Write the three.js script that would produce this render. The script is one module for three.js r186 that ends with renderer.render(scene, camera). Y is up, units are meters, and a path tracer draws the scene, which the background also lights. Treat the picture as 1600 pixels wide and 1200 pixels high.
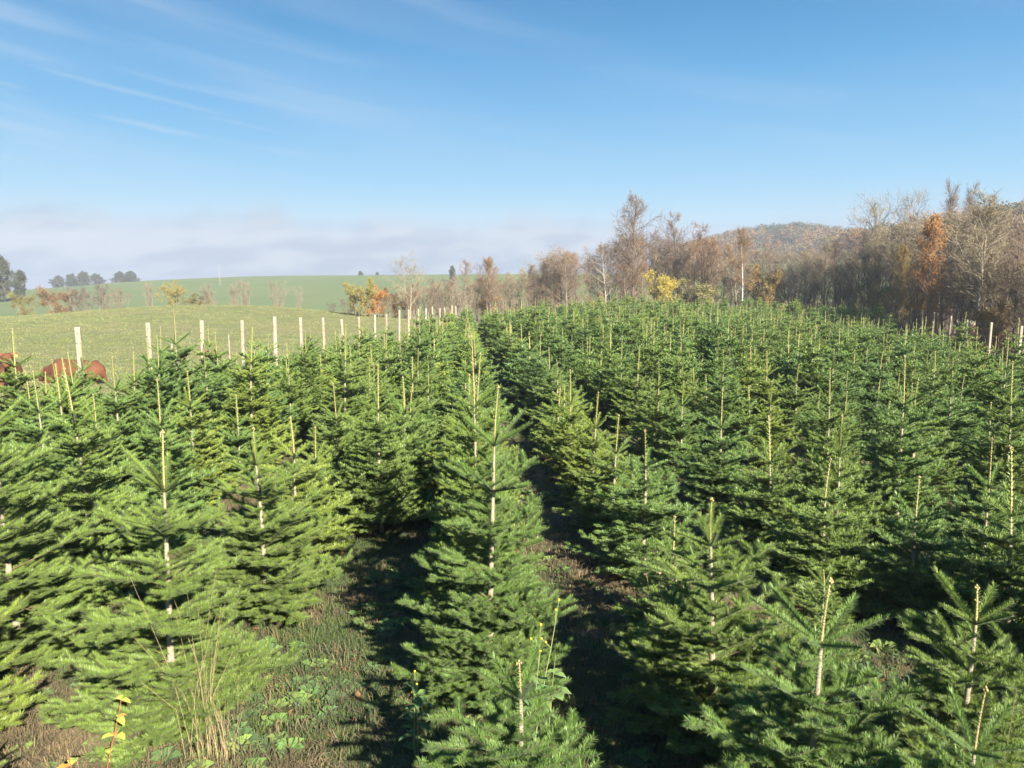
import * as THREE from 'three';
import { MarchingCubes } from 'three/addons/objects/MarchingCubes.js';
import { ImprovedNoise } from 'three/addons/math/ImprovedNoise.js';
import { mergeGeometries } from 'three/addons/utils/BufferGeometryUtils.js';

// ---------- camera, exposure, sun, sky, air ----------
const scene = new THREE.Scene();
const camera = new THREE.PerspectiveCamera(53, 4 / 3, 0.05, 4000);
camera.position.set(0, 3.3, 0);
camera.rotation.x = -8 * Math.PI / 180;
const renderer = new THREE.WebGLRenderer({ antialias: true });
renderer.toneMapping = THREE.LinearToneMapping;
const EXPOSURE = 3.15;
renderer.toneMappingExposure = EXPOSURE;
renderer.shadowMap.enabled = true;

const sun = new THREE.DirectionalLight(new THREE.Color(1, 0.93, 0.82), 5);
{
  const az = 150 * Math.PI / 180, el = 29 * Math.PI / 180;   // behind the viewer, to the right; a low November sun
  sun.position.set(Math.sin(az) * Math.cos(el), Math.sin(el), -Math.cos(az) * Math.cos(el)).multiplyScalar(150);
  sun.castShadow = true; sun.shadow.mapSize.set(4096, 4096);
  const c = sun.shadow.camera; c.left = -110; c.right = 110; c.top = 110; c.bottom = -110; c.near = 1; c.far = 400;
  scene.add(sun, sun.target);
}
const noise = new ImprovedNoise(), N3 = (x, y, z = 0) => noise.noise(x, y, z);
const fbm = (x, y, z, oct) => { let a = 0, k = 1, f = 1; for (let i = 0; i < oct; i++) { a += k * N3(x * f + i * 17.3, y * f - i * 9.1, z + i * 5.7); k *= 0.5; f *= 2.03; } return a; };
const smooth = (a, b, x) => { const t = Math.min(1, Math.max(0, (x - a) / (b - a))); return t * t * (3 - 2 * t); };
{
  // clear autumn sky with thin cirrus and a bank of valley fog along the horizon
  const W = 3072, Hh = 1536, data = new Float32Array(W * Hh * 4);
  const stops = [[-90, '#b4c0d4'], [0, '#a8b8d2'], [2.2, '#b8c8dd'], [4.2, '#b2daf2'], [6.5, '#9ad2f4'], [10, '#7cc0ef'], [14, '#60ade4'], [18.5, '#4a95d0'], [30, '#3a7dbd'], [55, '#2f6cae'], [90, '#2a63a4']].map(([e, c]) => [e, new THREE.Color(c)]);
  const fogC = new THREE.Color('#bfcad8'), fogD = new THREE.Color('#a2b4cb'), cir = new THREE.Color('#c4daf2'), col = new THREE.Color(), tmp = new THREE.Color();
  for (let j = 0; j < Hh; j++) {
    const el = (j + 0.5) / Hh * 180 - 90;
    let k = 0; while (k < stops.length - 2 && el > stops[k + 1][0]) k++;
    const t = Math.min(1, Math.max(0, (el - stops[k][0]) / (stops[k + 1][0] - stops[k][0])));
    for (let i = 0; i < W; i++) {
      col.copy(stops[k][1]).lerp(stops[k + 1][1], t);
      const az = (i + 0.5) / W * 2 * Math.PI - Math.PI;      // atan2(z, x); straight ahead is -90 degrees
      const a = ((az * 180 / Math.PI + 90) + 540) % 360 - 180; // degrees right of straight ahead
      if (el > -1 && el < 50) {
        const ca = Math.cos(az) * 3, sa = Math.sin(az) * 3;
        // cirrus: long streaks drawn down from left to right
        const across = el + a * 0.16, along = a - el * 0.2;
        const sheet = smooth(-0.15, 0.55, fbm(along * 0.022 + 3.1, across * 0.16, 4.2, 3) + 0.12);
        const fibre = smooth(-0.1, 0.6, fbm(along * 0.05, across * 0.75, 1.7, 4));
        const side = 0.25 + 0.75 * smooth(2, -24, a) * smooth(-150, -60, a);
        const amt = 0.5 * sheet * (0.35 + 0.65 * fibre) * smooth(4, 9, el) * smooth(45, 22, el) * side;
        col.lerp(cir, amt);
        // a few finer wisps low on the left
        col.lerp(cir, 0.36 * smooth(0.12, 0.5, fbm(along * 0.045 + 9, across * 1.3 + 2, 6.1, 4)) * smooth(6, 8.5, el) * smooth(14, 11, el) * smooth(-8, -24, a) * smooth(-140, -60, a));
        // fog bank: lumpy soft top, several layers
        const top = 4.0 + 1.5 * fbm(ca * 1.7 + 5, sa * 1.7, 2.5, 4) + 0.5 * fbm(ca * 9, sa * 9, 7.5, 3);
        const bank = smooth(top + 1.5, top - 1.3, el) * (0.25 + 0.75 * smooth(16, 3, a) * smooth(-140, -60, a));
        const lit = smooth(-0.45, 0.5, fbm(ca * 5, sa * 5 + el * 0.9, 3.3, 4) + (el - 1.6) * 0.1);
        tmp.copy(fogD).lerp(fogC, lit);
        col.lerp(tmp, Math.min(1, bank * 0.97));
      }
      const o = (j * W + i) * 4;
      data[o] = col.r / EXPOSURE; data[o + 1] = col.g / EXPOSURE; data[o + 2] = col.b / EXPOSURE; data[o + 3] = 1;
    }
  }
  const sky = new THREE.DataTexture(data, W, Hh, THREE.RGBAFormat, THREE.FloatType);
  sky.mapping = THREE.EquirectangularReflectionMapping; sky.magFilter = THREE.LinearFilter; sky.minFilter = THREE.LinearFilter; sky.needsUpdate = true;
  scene.background = sky; scene.environment = sky;
}
scene.fog = new THREE.FogExp2(new THREE.Color(0.84, 0.9, 1.0), 0.00055);

// ---------- small tools ----------
function rngOf(seed) { let s = seed >>> 0; return () => { s = (s + 0x6d2b79f5) | 0; let t = Math.imul(s ^ (s >>> 15), 1 | s); t = (t + Math.imul(t ^ (t >>> 7), 61 | t)) ^ t; return ((t ^ (t >>> 14)) >>> 0) / 4294967296; }; }
const V = (x, y, z) => new THREE.Vector3(x, y, z);
const rad = (d) => d * Math.PI / 180;
class Tris {                                             // growing list of triangles
  constructor() { this.a = new Float32Array(9 * 4096); this.n = 0; }
  tri(ax, ay, az, bx, by, bz, cx, cy, cz) {
    if (this.n + 9 > this.a.length) { const b = new Float32Array(this.a.length * 2); b.set(this.a); this.a = b; }
    const a = this.a; let n = this.n;
    a[n++] = ax; a[n++] = ay; a[n++] = az; a[n++] = bx; a[n++] = by; a[n++] = bz; a[n++] = cx; a[n++] = cy; a[n++] = cz; this.n = n;
  }
  get count() { return this.n / 9; }
  geometry() {
    const g = new THREE.BufferGeometry();
    g.setAttribute('position', new THREE.BufferAttribute(this.a.slice(0, this.n), 3));
    g.computeVertexNormals();
    return g;
  }
}
class Wood {                                             // tapered tubes with shared rings and smooth normals
  constructor() { this.p = []; this.q = []; this.uv = []; this.i = []; }
  tube(pts, rs, sides = 5, cap = true) {
    const base = this.p.length / 3, up = V(0.13, 0.97, 0.21), t = V(0, 0, 0), s = V(0, 0, 0), b = V(0, 0, 0);
    let run = 0;
    for (let k = 0; k < pts.length; k++) {
      t.subVectors(pts[Math.min(k + 1, pts.length - 1)], pts[Math.max(k - 1, 0)]).normalize();
      if (Math.abs(t.y) > 0.9) up.set(1, 0.1, 0.2); else up.set(0.13, 0.97, 0.21);
      s.crossVectors(t, up).normalize(); b.crossVectors(s, t);
      if (k) run += pts[k].distanceTo(pts[k - 1]);
      for (let j = 0; j < sides; j++) {
        const a = j / sides * 2 * Math.PI, c = Math.cos(a), d = Math.sin(a);
        const nx = s.x * c + b.x * d, ny = s.y * c + b.y * d, nz = s.z * c + b.z * d;
        this.p.push(pts[k].x + nx * rs[k], pts[k].y + ny * rs[k], pts[k].z + nz * rs[k]); this.q.push(nx, ny, nz); this.uv.push(j / sides, run);
        if (k) { const o = base + (k - 1) * sides, j1 = (j + 1) % sides; this.i.push(o + j, o + sides + j, o + j1, o + j1, o + sides + j, o + sides + j1); }
      }
    }
    if (cap) {
      const k = pts.length - 1, o = base + k * sides, m = this.p.length / 3;
      this.p.push(pts[k].x, pts[k].y, pts[k].z); this.q.push(t.x, t.y, t.z); this.uv.push(0.5, run);
      for (let j = 0; j < sides; j++) this.i.push(o + j, m, o + (j + 1) % sides);
    }
  }
  ball(c, r, ry = r) {                                   // a bud: octahedron
    const base = this.p.length / 3, d = [[1, 0, 0], [0, 0, 1], [-1, 0, 0], [0, 0, -1], [0, 1, 0], [0, -1, 0]];
    for (const e of d) { this.p.push(c.x + e[0] * r, c.y + e[1] * ry, c.z + e[2] * r); this.q.push(...e); this.uv.push(0.5, 0.5); }
    for (let j = 0; j < 4; j++) { const k = (j + 1) % 4; this.i.push(base + j, base + 4, base + k, base + k, base + 5, base + j); }
  }
  get count() { return this.i.length / 3; }
  geometry() {
    const g = new THREE.BufferGeometry();
    g.setAttribute('position', new THREE.BufferAttribute(new Float32Array(this.p), 3));
    g.setAttribute('normal', new THREE.BufferAttribute(new Float32Array(this.q), 3));
    g.setAttribute('uv', new THREE.BufferAttribute(new Float32Array(this.uv), 2));
    g.setIndex(this.i);
    return g;
  }
}

// ---------- fir trees ----------
// detail: needles per metre of shoot, their width and length, how fine the side shoots go
const DETAIL = [
  { per: 1150, w: 0.0056, len: 0.035, order: 2, sides: 5, wood: true },
  { per: 400, w: 0.0118, len: 0.038, order: 2, sides: 4, wood: true },
  { per: 125, w: 0.029, len: 0.048, order: 2, sides: 3, wood: false },
  { per: 48, w: 0.052, len: 0.066, order: 1, sides: 3, wood: false },
];
function buildFir(seed, height, whorls, lod, spread = 0.30, leaderShare = 0.2) {
  const R = rngOf(seed), q = DETAIL[lod], rr = (a, b) => a + (b - a) * R();
  const trunk = new Wood(), leader = new Wood(), twigs = new Wood(), needles = new Tris(), leaderNeedles = new Tris();
  const separate = [];                                   // the branches one can tell apart at the top: [wood, needles]
  const leanX = rr(-0.035, 0.035), leanZ = rr(-0.035, 0.035), bow = rr(-0.02, 0.02), bowA = rr(0, 6.3);
  const stemAt = (y) => { const t = y / height, s = Math.sin(t * Math.PI) * bow * height; return V(leanX * y + s * Math.cos(bowA), y, leanZ * y + s * Math.sin(bowA)); };
  const topNode = height * (1 - leaderShare), low = 0.1;
  const ws = []; let sum = 0;
  for (let i = 0; i < whorls - 1; i++) { const w = (1 - 0.5 * i / whorls) * rr(0.85, 1.15); ws.push(w); sum += w; }
  const nodes = [topNode];
  for (const w of ws) nodes.push(nodes[nodes.length - 1] - w / sum * (topNode - low));
  const r0 = 0.012 + 0.011 * height, radiusAt = (y) => y > topNode ? 0.0075 : 0.0078 + (r0 * 0.78 - 0.0078) * Math.pow(1 - y / topNode, 0.8);
  { // trunk below the last whorl, leader above it
    const pts = [], rs = []; const n = lod < 2 ? 14 : 6;
    for (let k = 0; k <= n; k++) { const y = -0.12 + (topNode + 0.12) * k / n; pts.push(stemAt(y)); rs.push(radiusAt(Math.max(0, y)) * (lod > 2 ? 1.25 : 1)); }
    trunk.tube(pts, rs, lod === 0 ? 9 : q.sides + 1);
    if (lod < 2) for (const y of nodes) trunk.tube([stemAt(y - 0.014), stemAt(y), stemAt(y + 0.014)], [radiusAt(y) * 0.9, radiusAt(y) * 1.35, radiusAt(y) * 0.9], lod === 0 ? 9 : q.sides + 1);
    const lp = [], lr = []; const kink = V(rr(-0.02, 0.02), 0, rr(-0.02, 0.02));
    for (let k = 0; k <= 5; k++) { const t = k / 5, p = stemAt(topNode + t * (height - topNode)).addScaledVector(kink, t * t); lp.push(p); lr.push((0.0072 - 0.003 * t) * (lod > 1 ? 1.5 : lod > 0 ? 1.15 : 1)); }
    leader.tube(lp, lr, lod === 0 ? 7 : q.sides);
    const tip = lp[5];
    if (lod < 2) {
      for (let k = 0; k < 6; k++) { const a = k * 1.05 + R(); leader.ball(V(tip.x + Math.cos(a) * 0.009, tip.y + rr(-0.012, 0.002), tip.z + Math.sin(a) * 0.009), 0.006, 0.009); }
      leader.ball(V(tip.x, tip.y + 0.006, tip.z), 0.007, 0.012);
      for (let k = 0; k < 3; k++) { const t = rr(0.4, 0.9), p = stemAt(topNode + t * (height - topNode)).addScaledVector(kink, t * t), a = R() * 6.3; leader.ball(V(p.x + Math.cos(a) * 0.009, p.y, p.z + Math.sin(a) * 0.009), 0.0055, 0.007); }
    }
    shootNeedles(leaderNeedles, lp[0], tip.clone().sub(lp[0]).normalize(), V(1, 0, 0), lp[0].distanceTo(tip) * 0.96, 0.36, Math.PI, 0.8);
  }
  const d = V(0, 0, 0), s = V(0, 0, 0), u = V(0, 0, 0), n0 = V(0, 0, 0), w = V(0, 0, 0);
  // needles on one shoot: they cover its upper side and flanks and lean forward
  function shootNeedles(out, p, a, upv, len, dense = 1, arc = 1.95, lean = 1.05) {
    const d = V(0, 0, 0), s = V(0, 0, 0), u = V(0, 0, 0), n0 = V(0, 0, 0), w = V(0, 0, 0);
    const count = q.per * len * dense, k1 = Math.floor(count) + (R() < count % 1 ? 1 : 0);
    u.copy(upv).addScaledVector(a, -upv.dot(a)).normalize(); s.crossVectors(a, u);
    for (let k = 0; k < k1; k++) {
      const even = lod < 2, t = even ? (k + 0.5 + 0.3 * (R() - 0.5)) / k1 : (k + R()) / k1, phi = (even ? ((k * 0.618034) % 1) * 2 - 1 + 0.16 * (R() - 0.5) : R() * 2 - 1) * arc, jit = even ? 0.14 : 0.25, end = t > 0.93 ? 0.55 : 1;
      const b = lean * (even ? rr(0.92, 1.08) : rr(0.8, 1.15)) * end, cb = Math.cos(b), sb = Math.sin(b), cp = Math.cos(phi), sp = Math.sin(phi);
      const rx = u.x * cp + s.x * sp, ry = u.y * cp + s.y * sp, rz = u.z * cp + s.z * sp;
      d.set(a.x * cb + rx * sb, a.y * cb + ry * sb, a.z * cb + rz * sb);
      n0.set(u.x + a.x * 0.5 + rr(-jit, jit), u.y + a.y * 0.5 + rr(-jit, jit), u.z + a.z * 0.5 + rr(-jit, jit));
      w.crossVectors(d, n0).normalize();
      const L = q.len * rr(0.75, 1.12) * (0.8 + 0.4 * Math.min(1, t * 3) * (1 - 0.35 * t)), h = q.w * 0.5;
      const x = p.x + a.x * len * t, y = p.y + a.y * len * t, z = p.z + a.z * len * t;
      out.tri(x - w.x * h, y - w.y * h, z - w.z * h, x + w.x * h, y + w.y * h, z + w.z * h, x + d.x * L, y + d.y * L, z + d.z * L);
    }
  }
  function grow(wood, out, p0, dir, age, L, order, turnUp) {
    const seg = L / age, p = p0.clone(), a = dir.clone(), upv = V(0, 1, 0), side = V(0, 0, 0), path = [p.clone()];
    for (let k = 0; k < age; k++) {
      const len = seg * rr(0.85, 1.15), old = age - 1 - k;
      a.y += turnUp * (k / age - 0.25) + rr(-0.04, 0.04); a.x += rr(-0.05, 0.05); a.z += rr(-0.05, 0.05); a.normalize();
      upv.set(0, 1, 0).addScaledVector(a, -a.y).normalize(); side.crossVectors(a, upv);
      if (old < (lod ? 4 : 3)) shootNeedles(out, p, a, upv, len, old > 2 ? 0.5 : old > 1 ? 0.65 : 1);
      const q0 = p.clone();
      p.addScaledVector(a, len); path.push(p.clone());
      const left = age - 1 - k;
      if (order < q.order && left > 0) for (const sg of [-1, 1]) {
        if (R() < 0.06) continue;
        const an = rad(rr(40, 58)) * sg, dd = a.clone().multiplyScalar(Math.cos(an)).addScaledVector(side, Math.sin(an)).addScaledVector(upv, rr(-0.05, 0.42)).normalize();
        const years = Math.max(1, left - (order ? 1 : 0) - (R() < 0.25 ? 1 : 0));
        grow(wood, out, p, dd, years, years * seg * rr(0.6, 0.8), order + 1, turnUp);
      }
      for (let e = order < 2 && len > 0.06 ? (order ? 0 : 1) + (R() < 0.55 ? 1 : 0) : 0; e > 0; e--) {       // a short shoot from the middle of the segment
        const an = rad(rr(45, 65)) * (e % 2 ? -1 : 1), dd = a.clone().multiplyScalar(Math.cos(an)).addScaledVector(side, Math.sin(an)).addScaledVector(upv, rr(0, 0.6)).normalize();
        grow(wood, out, q0.clone().addScaledVector(a, len * rr(0.3, 0.8)), dd, 1, Math.max(0.05, len * rr(0.5, 0.75)), 2, 0.1);
      }
    }
    if (q.wood && (lod === 0 || order < 2)) {
      const rs = path.map((_, k) => (order ? 0.0016 : 0.002) + (order ? 0.0004 : 0.0011) * (age - k));
      wood.tube(path, rs, lod === 0 ? 4 : 3, false);
      if (lod === 0) for (let k = 0; k < 3; k++) wood.ball(V(p.x + rr(-0.005, 0.005), p.y + rr(-0.003, 0.006), p.z + rr(-0.005, 0.005)), 0.0042, 0.0048);
    }
  }
  for (let i = 0; i < 2; i++) { const p = stemAt(nodes[i + 1]), e = stemAt(nodes[i]).sub(p); shootNeedles(needles, p, e.clone().normalize(), V(1, 0, 0), e.length(), 0.4 - 0.15 * i, Math.PI, 1.0); }
  const Lmax = spread * height;
  for (let i = 0; i < whorls; i++) {
    const t = whorls > 1 ? i / (whorls - 1) : 1, m = i === 0 ? 5 + Math.floor(R() * 2) : 6 + Math.floor(R() * 3), a0 = R() * 6.3;
    for (let k = 0; k < m; k++) {
      const az = a0 + (k + rr(-0.22, 0.22)) / m * 2 * Math.PI, top = 0.22 + 0.05 * height, L = (top + (Lmax - top) * Math.pow(t, 0.74)) * rr(0.72, 1.16);
      const el = rad((i === 0 ? 38 : 36 - 22 * Math.sqrt(t)) + rr(-12, 12));
      const dir = V(Math.cos(az) * Math.cos(el), Math.sin(el), Math.sin(az) * Math.cos(el));
      if (lod === 0 && i < 2) { const wd = new Wood(), nd = new Tris(); grow(wd, nd, stemAt(nodes[i]), dir, i === 0 ? 1 : Math.max(2, Math.round(L / 0.2)), L, i === 0 ? 2 : 0, 0.14); separate.push([wd, nd]); }
      else grow(twigs, needles, stemAt(nodes[i] + (i ? rr(-0.05, 0.05) : 0)), dir, i === 0 ? 1 : Math.max(2, Math.round(L / 0.165)), i === 0 ? L : L, i === 0 ? 2 : 0, 0.26);
    }
    // shorter branches between the whorls
    if (i < whorls - 1) {
      const extra = i === 0 ? 7 : i === 1 ? 10 : 13 + Math.floor(R() * 4);
      for (let k = 0; k < extra; k++) {
        const y = nodes[i] + (nodes[i + 1] - nodes[i]) * rr(0.15, 0.9), az = R() * 6.3, el = rad(rr(5, 48)), L = (0.12 + Lmax * 0.8 * Math.pow(t, 0.74)) * rr(0.6, 1.15), years = Math.max(1, Math.round(L / 0.165));
        grow(twigs, needles, stemAt(y), V(Math.cos(az) * Math.cos(el), Math.sin(el), Math.sin(az) * Math.cos(el)), years, L, years > 3 ? 0 : 1, 0.22);
      }
    }
  }
  return { trunk: trunk.geometry(), leader: leader.geometry(), leaderNeedles: leaderNeedles.geometry(), twigs: q.wood ? twigs.geometry() : null, needles: needles.geometry(),
    separate: separate.map(([a, b]) => [a.geometry(), b.geometry()]), tris: trunk.count + leader.count + needles.count + twigs.count + leaderNeedles.count + separate.reduce((n, [a, b]) => n + a.count + b.count, 0), height };
}
// ---------- helpers for things ----------
const lin = (r, g, b) => new THREE.Color().setRGB(r, g, b);
const taken = new Map();
function numbered(name) { const n = taken.get(name) ?? 0; taken.set(name, n + 1); return n ? name + '_' + String(n).padStart(3, '0') : name; }
function tag(o, label, category, group, kind) { o.userData = { label, category }; if (group) o.userData.group = group; if (kind) o.userData.kind = kind; return o; }
function thing(name, label, category, x, y, z, group) { const g = new THREE.Group(); g.name = numbered(name); g.position.set(x, y, z); scene.add(g); return tag(g, label, category, group); }
function part(parent, name, geometry, material) { const m = new THREE.Mesh(geometry, material); m.name = name; m.castShadow = m.receiveShadow = true; parent.add(m); return m; }
function structure(name, geometry, material, label, category) { const m = part(scene, name, geometry, material); m.userData = { label, category, kind: 'structure' }; return m; }

// ---------- the lie of the land: heights measured at a few places, joined by a thin-plate spline ----------
const LAND = [[0, -40, 0.3], [-40, -20, 0.5], [40, -20, -0.6], [0, 0, 0], [-8, 0, 0.05], [8, 0, -0.1], [0, 20, -0.15], [0, 41, -0.45], [5, 60, -0.75], [10, 82, -0.9], [-9, 16, 0], [-7.7, 31, -0.6], [-7, 39, -0.95], [-5.3, 57, -1.2], [-5, 66, -1.35],
  [22, 34, -1.1], [35, 72, -1.1], [20, 0, -0.6], [40, 30, -2], [12, 20, -0.45], [20, 60, -0.85], [24, 80, -0.95], [10, 102, -2.8], [30, 98, -2.8], [-4, 88, -2.2], [46, 60, -2], [60, 95, -2.4],
  [-15, 23, 0], [-30, 20, 0.2], [-24, 45, -0.45], [-35, 85, 0.1], [-50, 75, -0.95], [-14, 78, -0.9], [-43, 80, -0.25], [-25, 85, -0.15], [-48, 45, -0.4], [-20, 118, -3.4], [-45, 122, -3.0], [-70, 118, -3.2], [-95, 130, -4.2],
  [-20, 160, -4.5], [-60, 165, -5], [-110, 180, -4.5], [-73, 240, -1.3], [-130, 245, -2.2], [-101, 330, 3.1], [-165, 330, 0.6], [-203, 330, -2.6], [-66, 330, 3.3], [-16, 330, 3.9], [30, 320, 4],
  [-100, 430, -1], [-240, 420, -5], [-20, 430, 1], [-150, 560, -26], [-330, 480, -26], [0, 600, -24], [-400, 200, -14], [0, 180, -1.5], [60, 200, 2], [90, 140, 0.5], [110, 220, 5], [168, 255, 17], [230, 200, 20], [135, 480, 18], [187, 520, 28.5], [220, 500, 22.5], [275, 470, 17], [60, 450, 3], [120, 360, 6], [330, 600, 18], [200, 660, 14], [150, 60, 2], [250, 0, 2], [0, -250, 2], [-250, -60, -4], [250, -250, 0], [-250, -300, -4]];
const spline = (() => {
  const n = LAND.length, m = n + 3, S = 100, U = (r2) => r2 < 1e-12 ? 0 : r2 * Math.log(r2);
  const A = Array.from({ length: m }, () => new Float64Array(m + 1));
  for (let i = 0; i < n; i++) {
    const [xi, yi, h] = LAND[i];
    for (let j = 0; j < n; j++) A[i][j] = U(((xi - LAND[j][0]) / S) ** 2 + ((yi - LAND[j][1]) / S) ** 2) + (i === j ? 1e-4 : 0);
    A[i][n] = A[n][i] = 1; A[i][n + 1] = A[n + 1][i] = xi / S; A[i][n + 2] = A[n + 2][i] = yi / S; A[i][m] = h;
  }
  for (let c = 0; c < m; c++) {
    let b = c; for (let r = c + 1; r < m; r++) if (Math.abs(A[r][c]) > Math.abs(A[b][c])) b = r;
    [A[c], A[b]] = [A[b], A[c]];
    for (let r = 0; r < m; r++) if (r !== c) { const f = A[r][c] / A[c][c]; if (f) for (let k = c; k <= m; k++) A[r][k] -= f * A[c][k]; }
  }
  const w = A.map((row, i) => row[m] / row[i]);
  return (x, d) => { let h = w[n] + w[n + 1] * x / S + w[n + 2] * d / S; for (let i = 0; i < n; i++) h += w[i] * U(((x - LAND[i][0]) / S) ** 2 + ((d - LAND[i][1]) / S) ** 2); return h; };
})();
const fenceX = (d) => -9 + 0.09 * (d - 16), rightX = (d) => 21 + 0.35 * (d - 34), backD = (x) => x < 10 ? 62 + (x + 5) * 1.45 : 84 - (x - 10) * 0.36;
const inFirs = (x, d) => x > fenceX(d) + 0.7 && x < rightX(d) - 0.6 && d < backD(x);
const bumps = (x, d) => { const r = Math.hypot(x, d); return 0.05 * N3(x * 0.35, d * 0.35, 3) + 0.018 * N3(x * 1.7, d * 1.7, 8) * smooth(90, 30, r) + 0.18 * N3(x * 0.06, d * 0.06, 5) * smooth(15, 60, r); };
const groundAt = (x, d) => spline(x, d) + bumps(x, d);

// ---------- ground: one sheet, fine near the viewer, out past the farthest ridge ----------
function grainTexture(size, seed, tones) {                // a patch of matted grass and litter: thousands of short strokes
  const c = document.createElement('canvas'); c.width = c.height = size;
  const g = c.getContext('2d'), R = rngOf(seed);
  g.fillStyle = tones[0]; g.fillRect(0, 0, size, size);
  for (let k = 0; k < size * 26; k++) {
    const x = R() * size, y = R() * size, a = R() * 6.283, l = 4 + R() * 16;
    g.strokeStyle = tones[Math.floor(R() * tones.length)]; g.globalAlpha = 0.35 + 0.5 * R(); g.lineWidth = 0.7 + R() * 1.4;
    for (const ox of [0, x > size - 24 ? -size : x < 24 ? size : 0]) { g.beginPath(); g.moveTo(x + ox, y); g.lineTo(x + ox + Math.cos(a) * l, y + Math.sin(a) * l); g.stroke(); }
  }
  const t = new THREE.CanvasTexture(c); t.colorSpace = THREE.SRGBColorSpace; t.wrapS = t.wrapT = THREE.RepeatWrapping; t.magFilter = THREE.LinearFilter; return t;
}
{
  const angles = [], radii = [];
  for (let a = -180; a < -42; a += 4) angles.push(a);
  for (let a = -42; a < 42; a += 0.35) angles.push(a);
  for (let a = 42; a <= 180.01; a += 4) angles.push(Math.min(a, 180));
  angles[angles.length - 1] = 180;
  for (let r = 0.4; r < 700; r *= 1.036) radii.push(r); radii.push(720);
  const na = angles.length, P = new Float32Array(na * radii.length * 3), C = new Float32Array(P.length), T = new Float32Array(na * radii.length * 2), I = [];
  const dry = lin(0.2, 0.15, 0.075), moss = lin(0.07, 0.1, 0.025), soil = lin(0.1, 0.067, 0.04), pasture = lin(0.185, 0.215, 0.07), pastureDry = lin(0.25, 0.235, 0.1), crop = lin(0.125, 0.19, 0.055), litter = lin(0.19, 0.12, 0.07), c = new THREE.Color();
  radii.forEach((r, j) => angles.forEach((a, i) => {
    const x = r * Math.sin(rad(a)), d = r * Math.cos(rad(a)), k = j * na + i;
    P.set([x, groundAt(x, d), -d], k * 3); T.set([x / 3.2, d / 3.2], k * 2);
    const n1 = fbm(x * 0.22, d * 0.22, 1.5, 3), n2 = fbm(x * 0.9, d * 0.9, 6.5, 3);
    if (inFirs(x, d) || d < 16 && x > fenceX(d)) { c.copy(moss).lerp(dry, smooth(-0.35, 0.45, n1 * 0.7 + n2)); c.lerp(soil, 0.7 * smooth(0.15, 0.6, n2 - n1 * 0.4)); }
    else if (x > rightX(d) - 0.6 && d < 130 && x < 120 || d >= Math.max(backD(x), x < 2 ? 76 - x * 0.4 : 0) && x > -14 && d < 125) c.copy(litter).lerp(moss, 0.5 * smooth(0, 0.5, n1));
    else if (d > 150 || x < -120) { c.copy(crop).lerp(pasture, 0.5 * smooth(-0.4, 0.5, fbm(x * 0.02, d * 0.09, 2.2, 3))); }
    else { c.copy(pasture).lerp(pastureDry, smooth(-0.4, 0.5, 0.5 * n1 + 0.7 * fbm(x * 0.05, d * 0.16, 9.1, 3))); c.lerp(moss, 0.3 * smooth(0.1, 0.6, n2)); }
    C.set([c.r, c.g, c.b], k * 3);
    if (j && i) { const q = k, b = q - na; I.push(b - 1, b, q - 1, b, q, q - 1); }
  }));
  const g = new THREE.BufferGeometry();
  g.setAttribute('position', new THREE.BufferAttribute(P, 3)); g.setAttribute('color', new THREE.BufferAttribute(C, 3)); g.setAttribute('uv', new THREE.BufferAttribute(T, 2)); g.setIndex(I); g.computeVertexNormals();
  const map = grainTexture(1024, 5, ['#e3e0d4', '#ffffff', '#bdb9a4', '#f4f0dc', '#d2d8bd', '#a8a48e']);
  structure('ground', g, new THREE.MeshStandardMaterial({ map, bumpMap: map, bumpScale: 0.012, vertexColors: true, roughness: 1, side: THREE.DoubleSide }), 'gently rolling grassy ground under the fir rows and meadows', 'ground');
}

// ---------- the plantation ----------
const needleM = [lin(0.148, 0.226, 0.021), lin(0.13, 0.222, 0.027), lin(0.195, 0.265, 0.02), lin(0.108, 0.195, 0.026)].map((color) => new THREE.MeshPhysicalMaterial({ color, roughness: 0.95, clearcoat: 0.75, clearcoatRoughness: 0.44, transmission: 0.2, thickness: 0, side: THREE.DoubleSide }));
function barkTexture() {
  const c = document.createElement('canvas'); c.width = 64; c.height = 512; const g = c.getContext('2d'), R = rngOf(77);
  g.fillStyle = '#cfc4b2'; g.fillRect(0, 0, 64, 512);
  for (let k = 0; k < 900; k++) { g.globalAlpha = 0.3 + 0.4 * R(); g.fillStyle = ['#a99c88', '#e6ddcd', '#8b7f6c', '#bfb49f', '#98a088'][Math.floor(R() * 5)]; g.fillRect(R() * 64, R() * 512, 1 + R() * 9, 1 + R() * 3); }
  const t = new THREE.CanvasTexture(c); t.colorSpace = THREE.SRGBColorSpace; t.wrapS = t.wrapT = THREE.RepeatWrapping; t.magFilter = THREE.LinearFilter; return t;
}
const barkMap = barkTexture();
const barkM = new THREE.MeshStandardMaterial({ color: lin(0.52, 0.49, 0.42), map: barkMap, bumpMap: barkMap, bumpScale: 0.003, roughness: 0.85 });
const leaderM = new THREE.MeshStandardMaterial({ color: lin(0.4, 0.31, 0.135), roughness: 0.65 });
const twigM = new THREE.MeshStandardMaterial({ color: lin(0.13, 0.1, 0.045), roughness: 0.85 });

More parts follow.
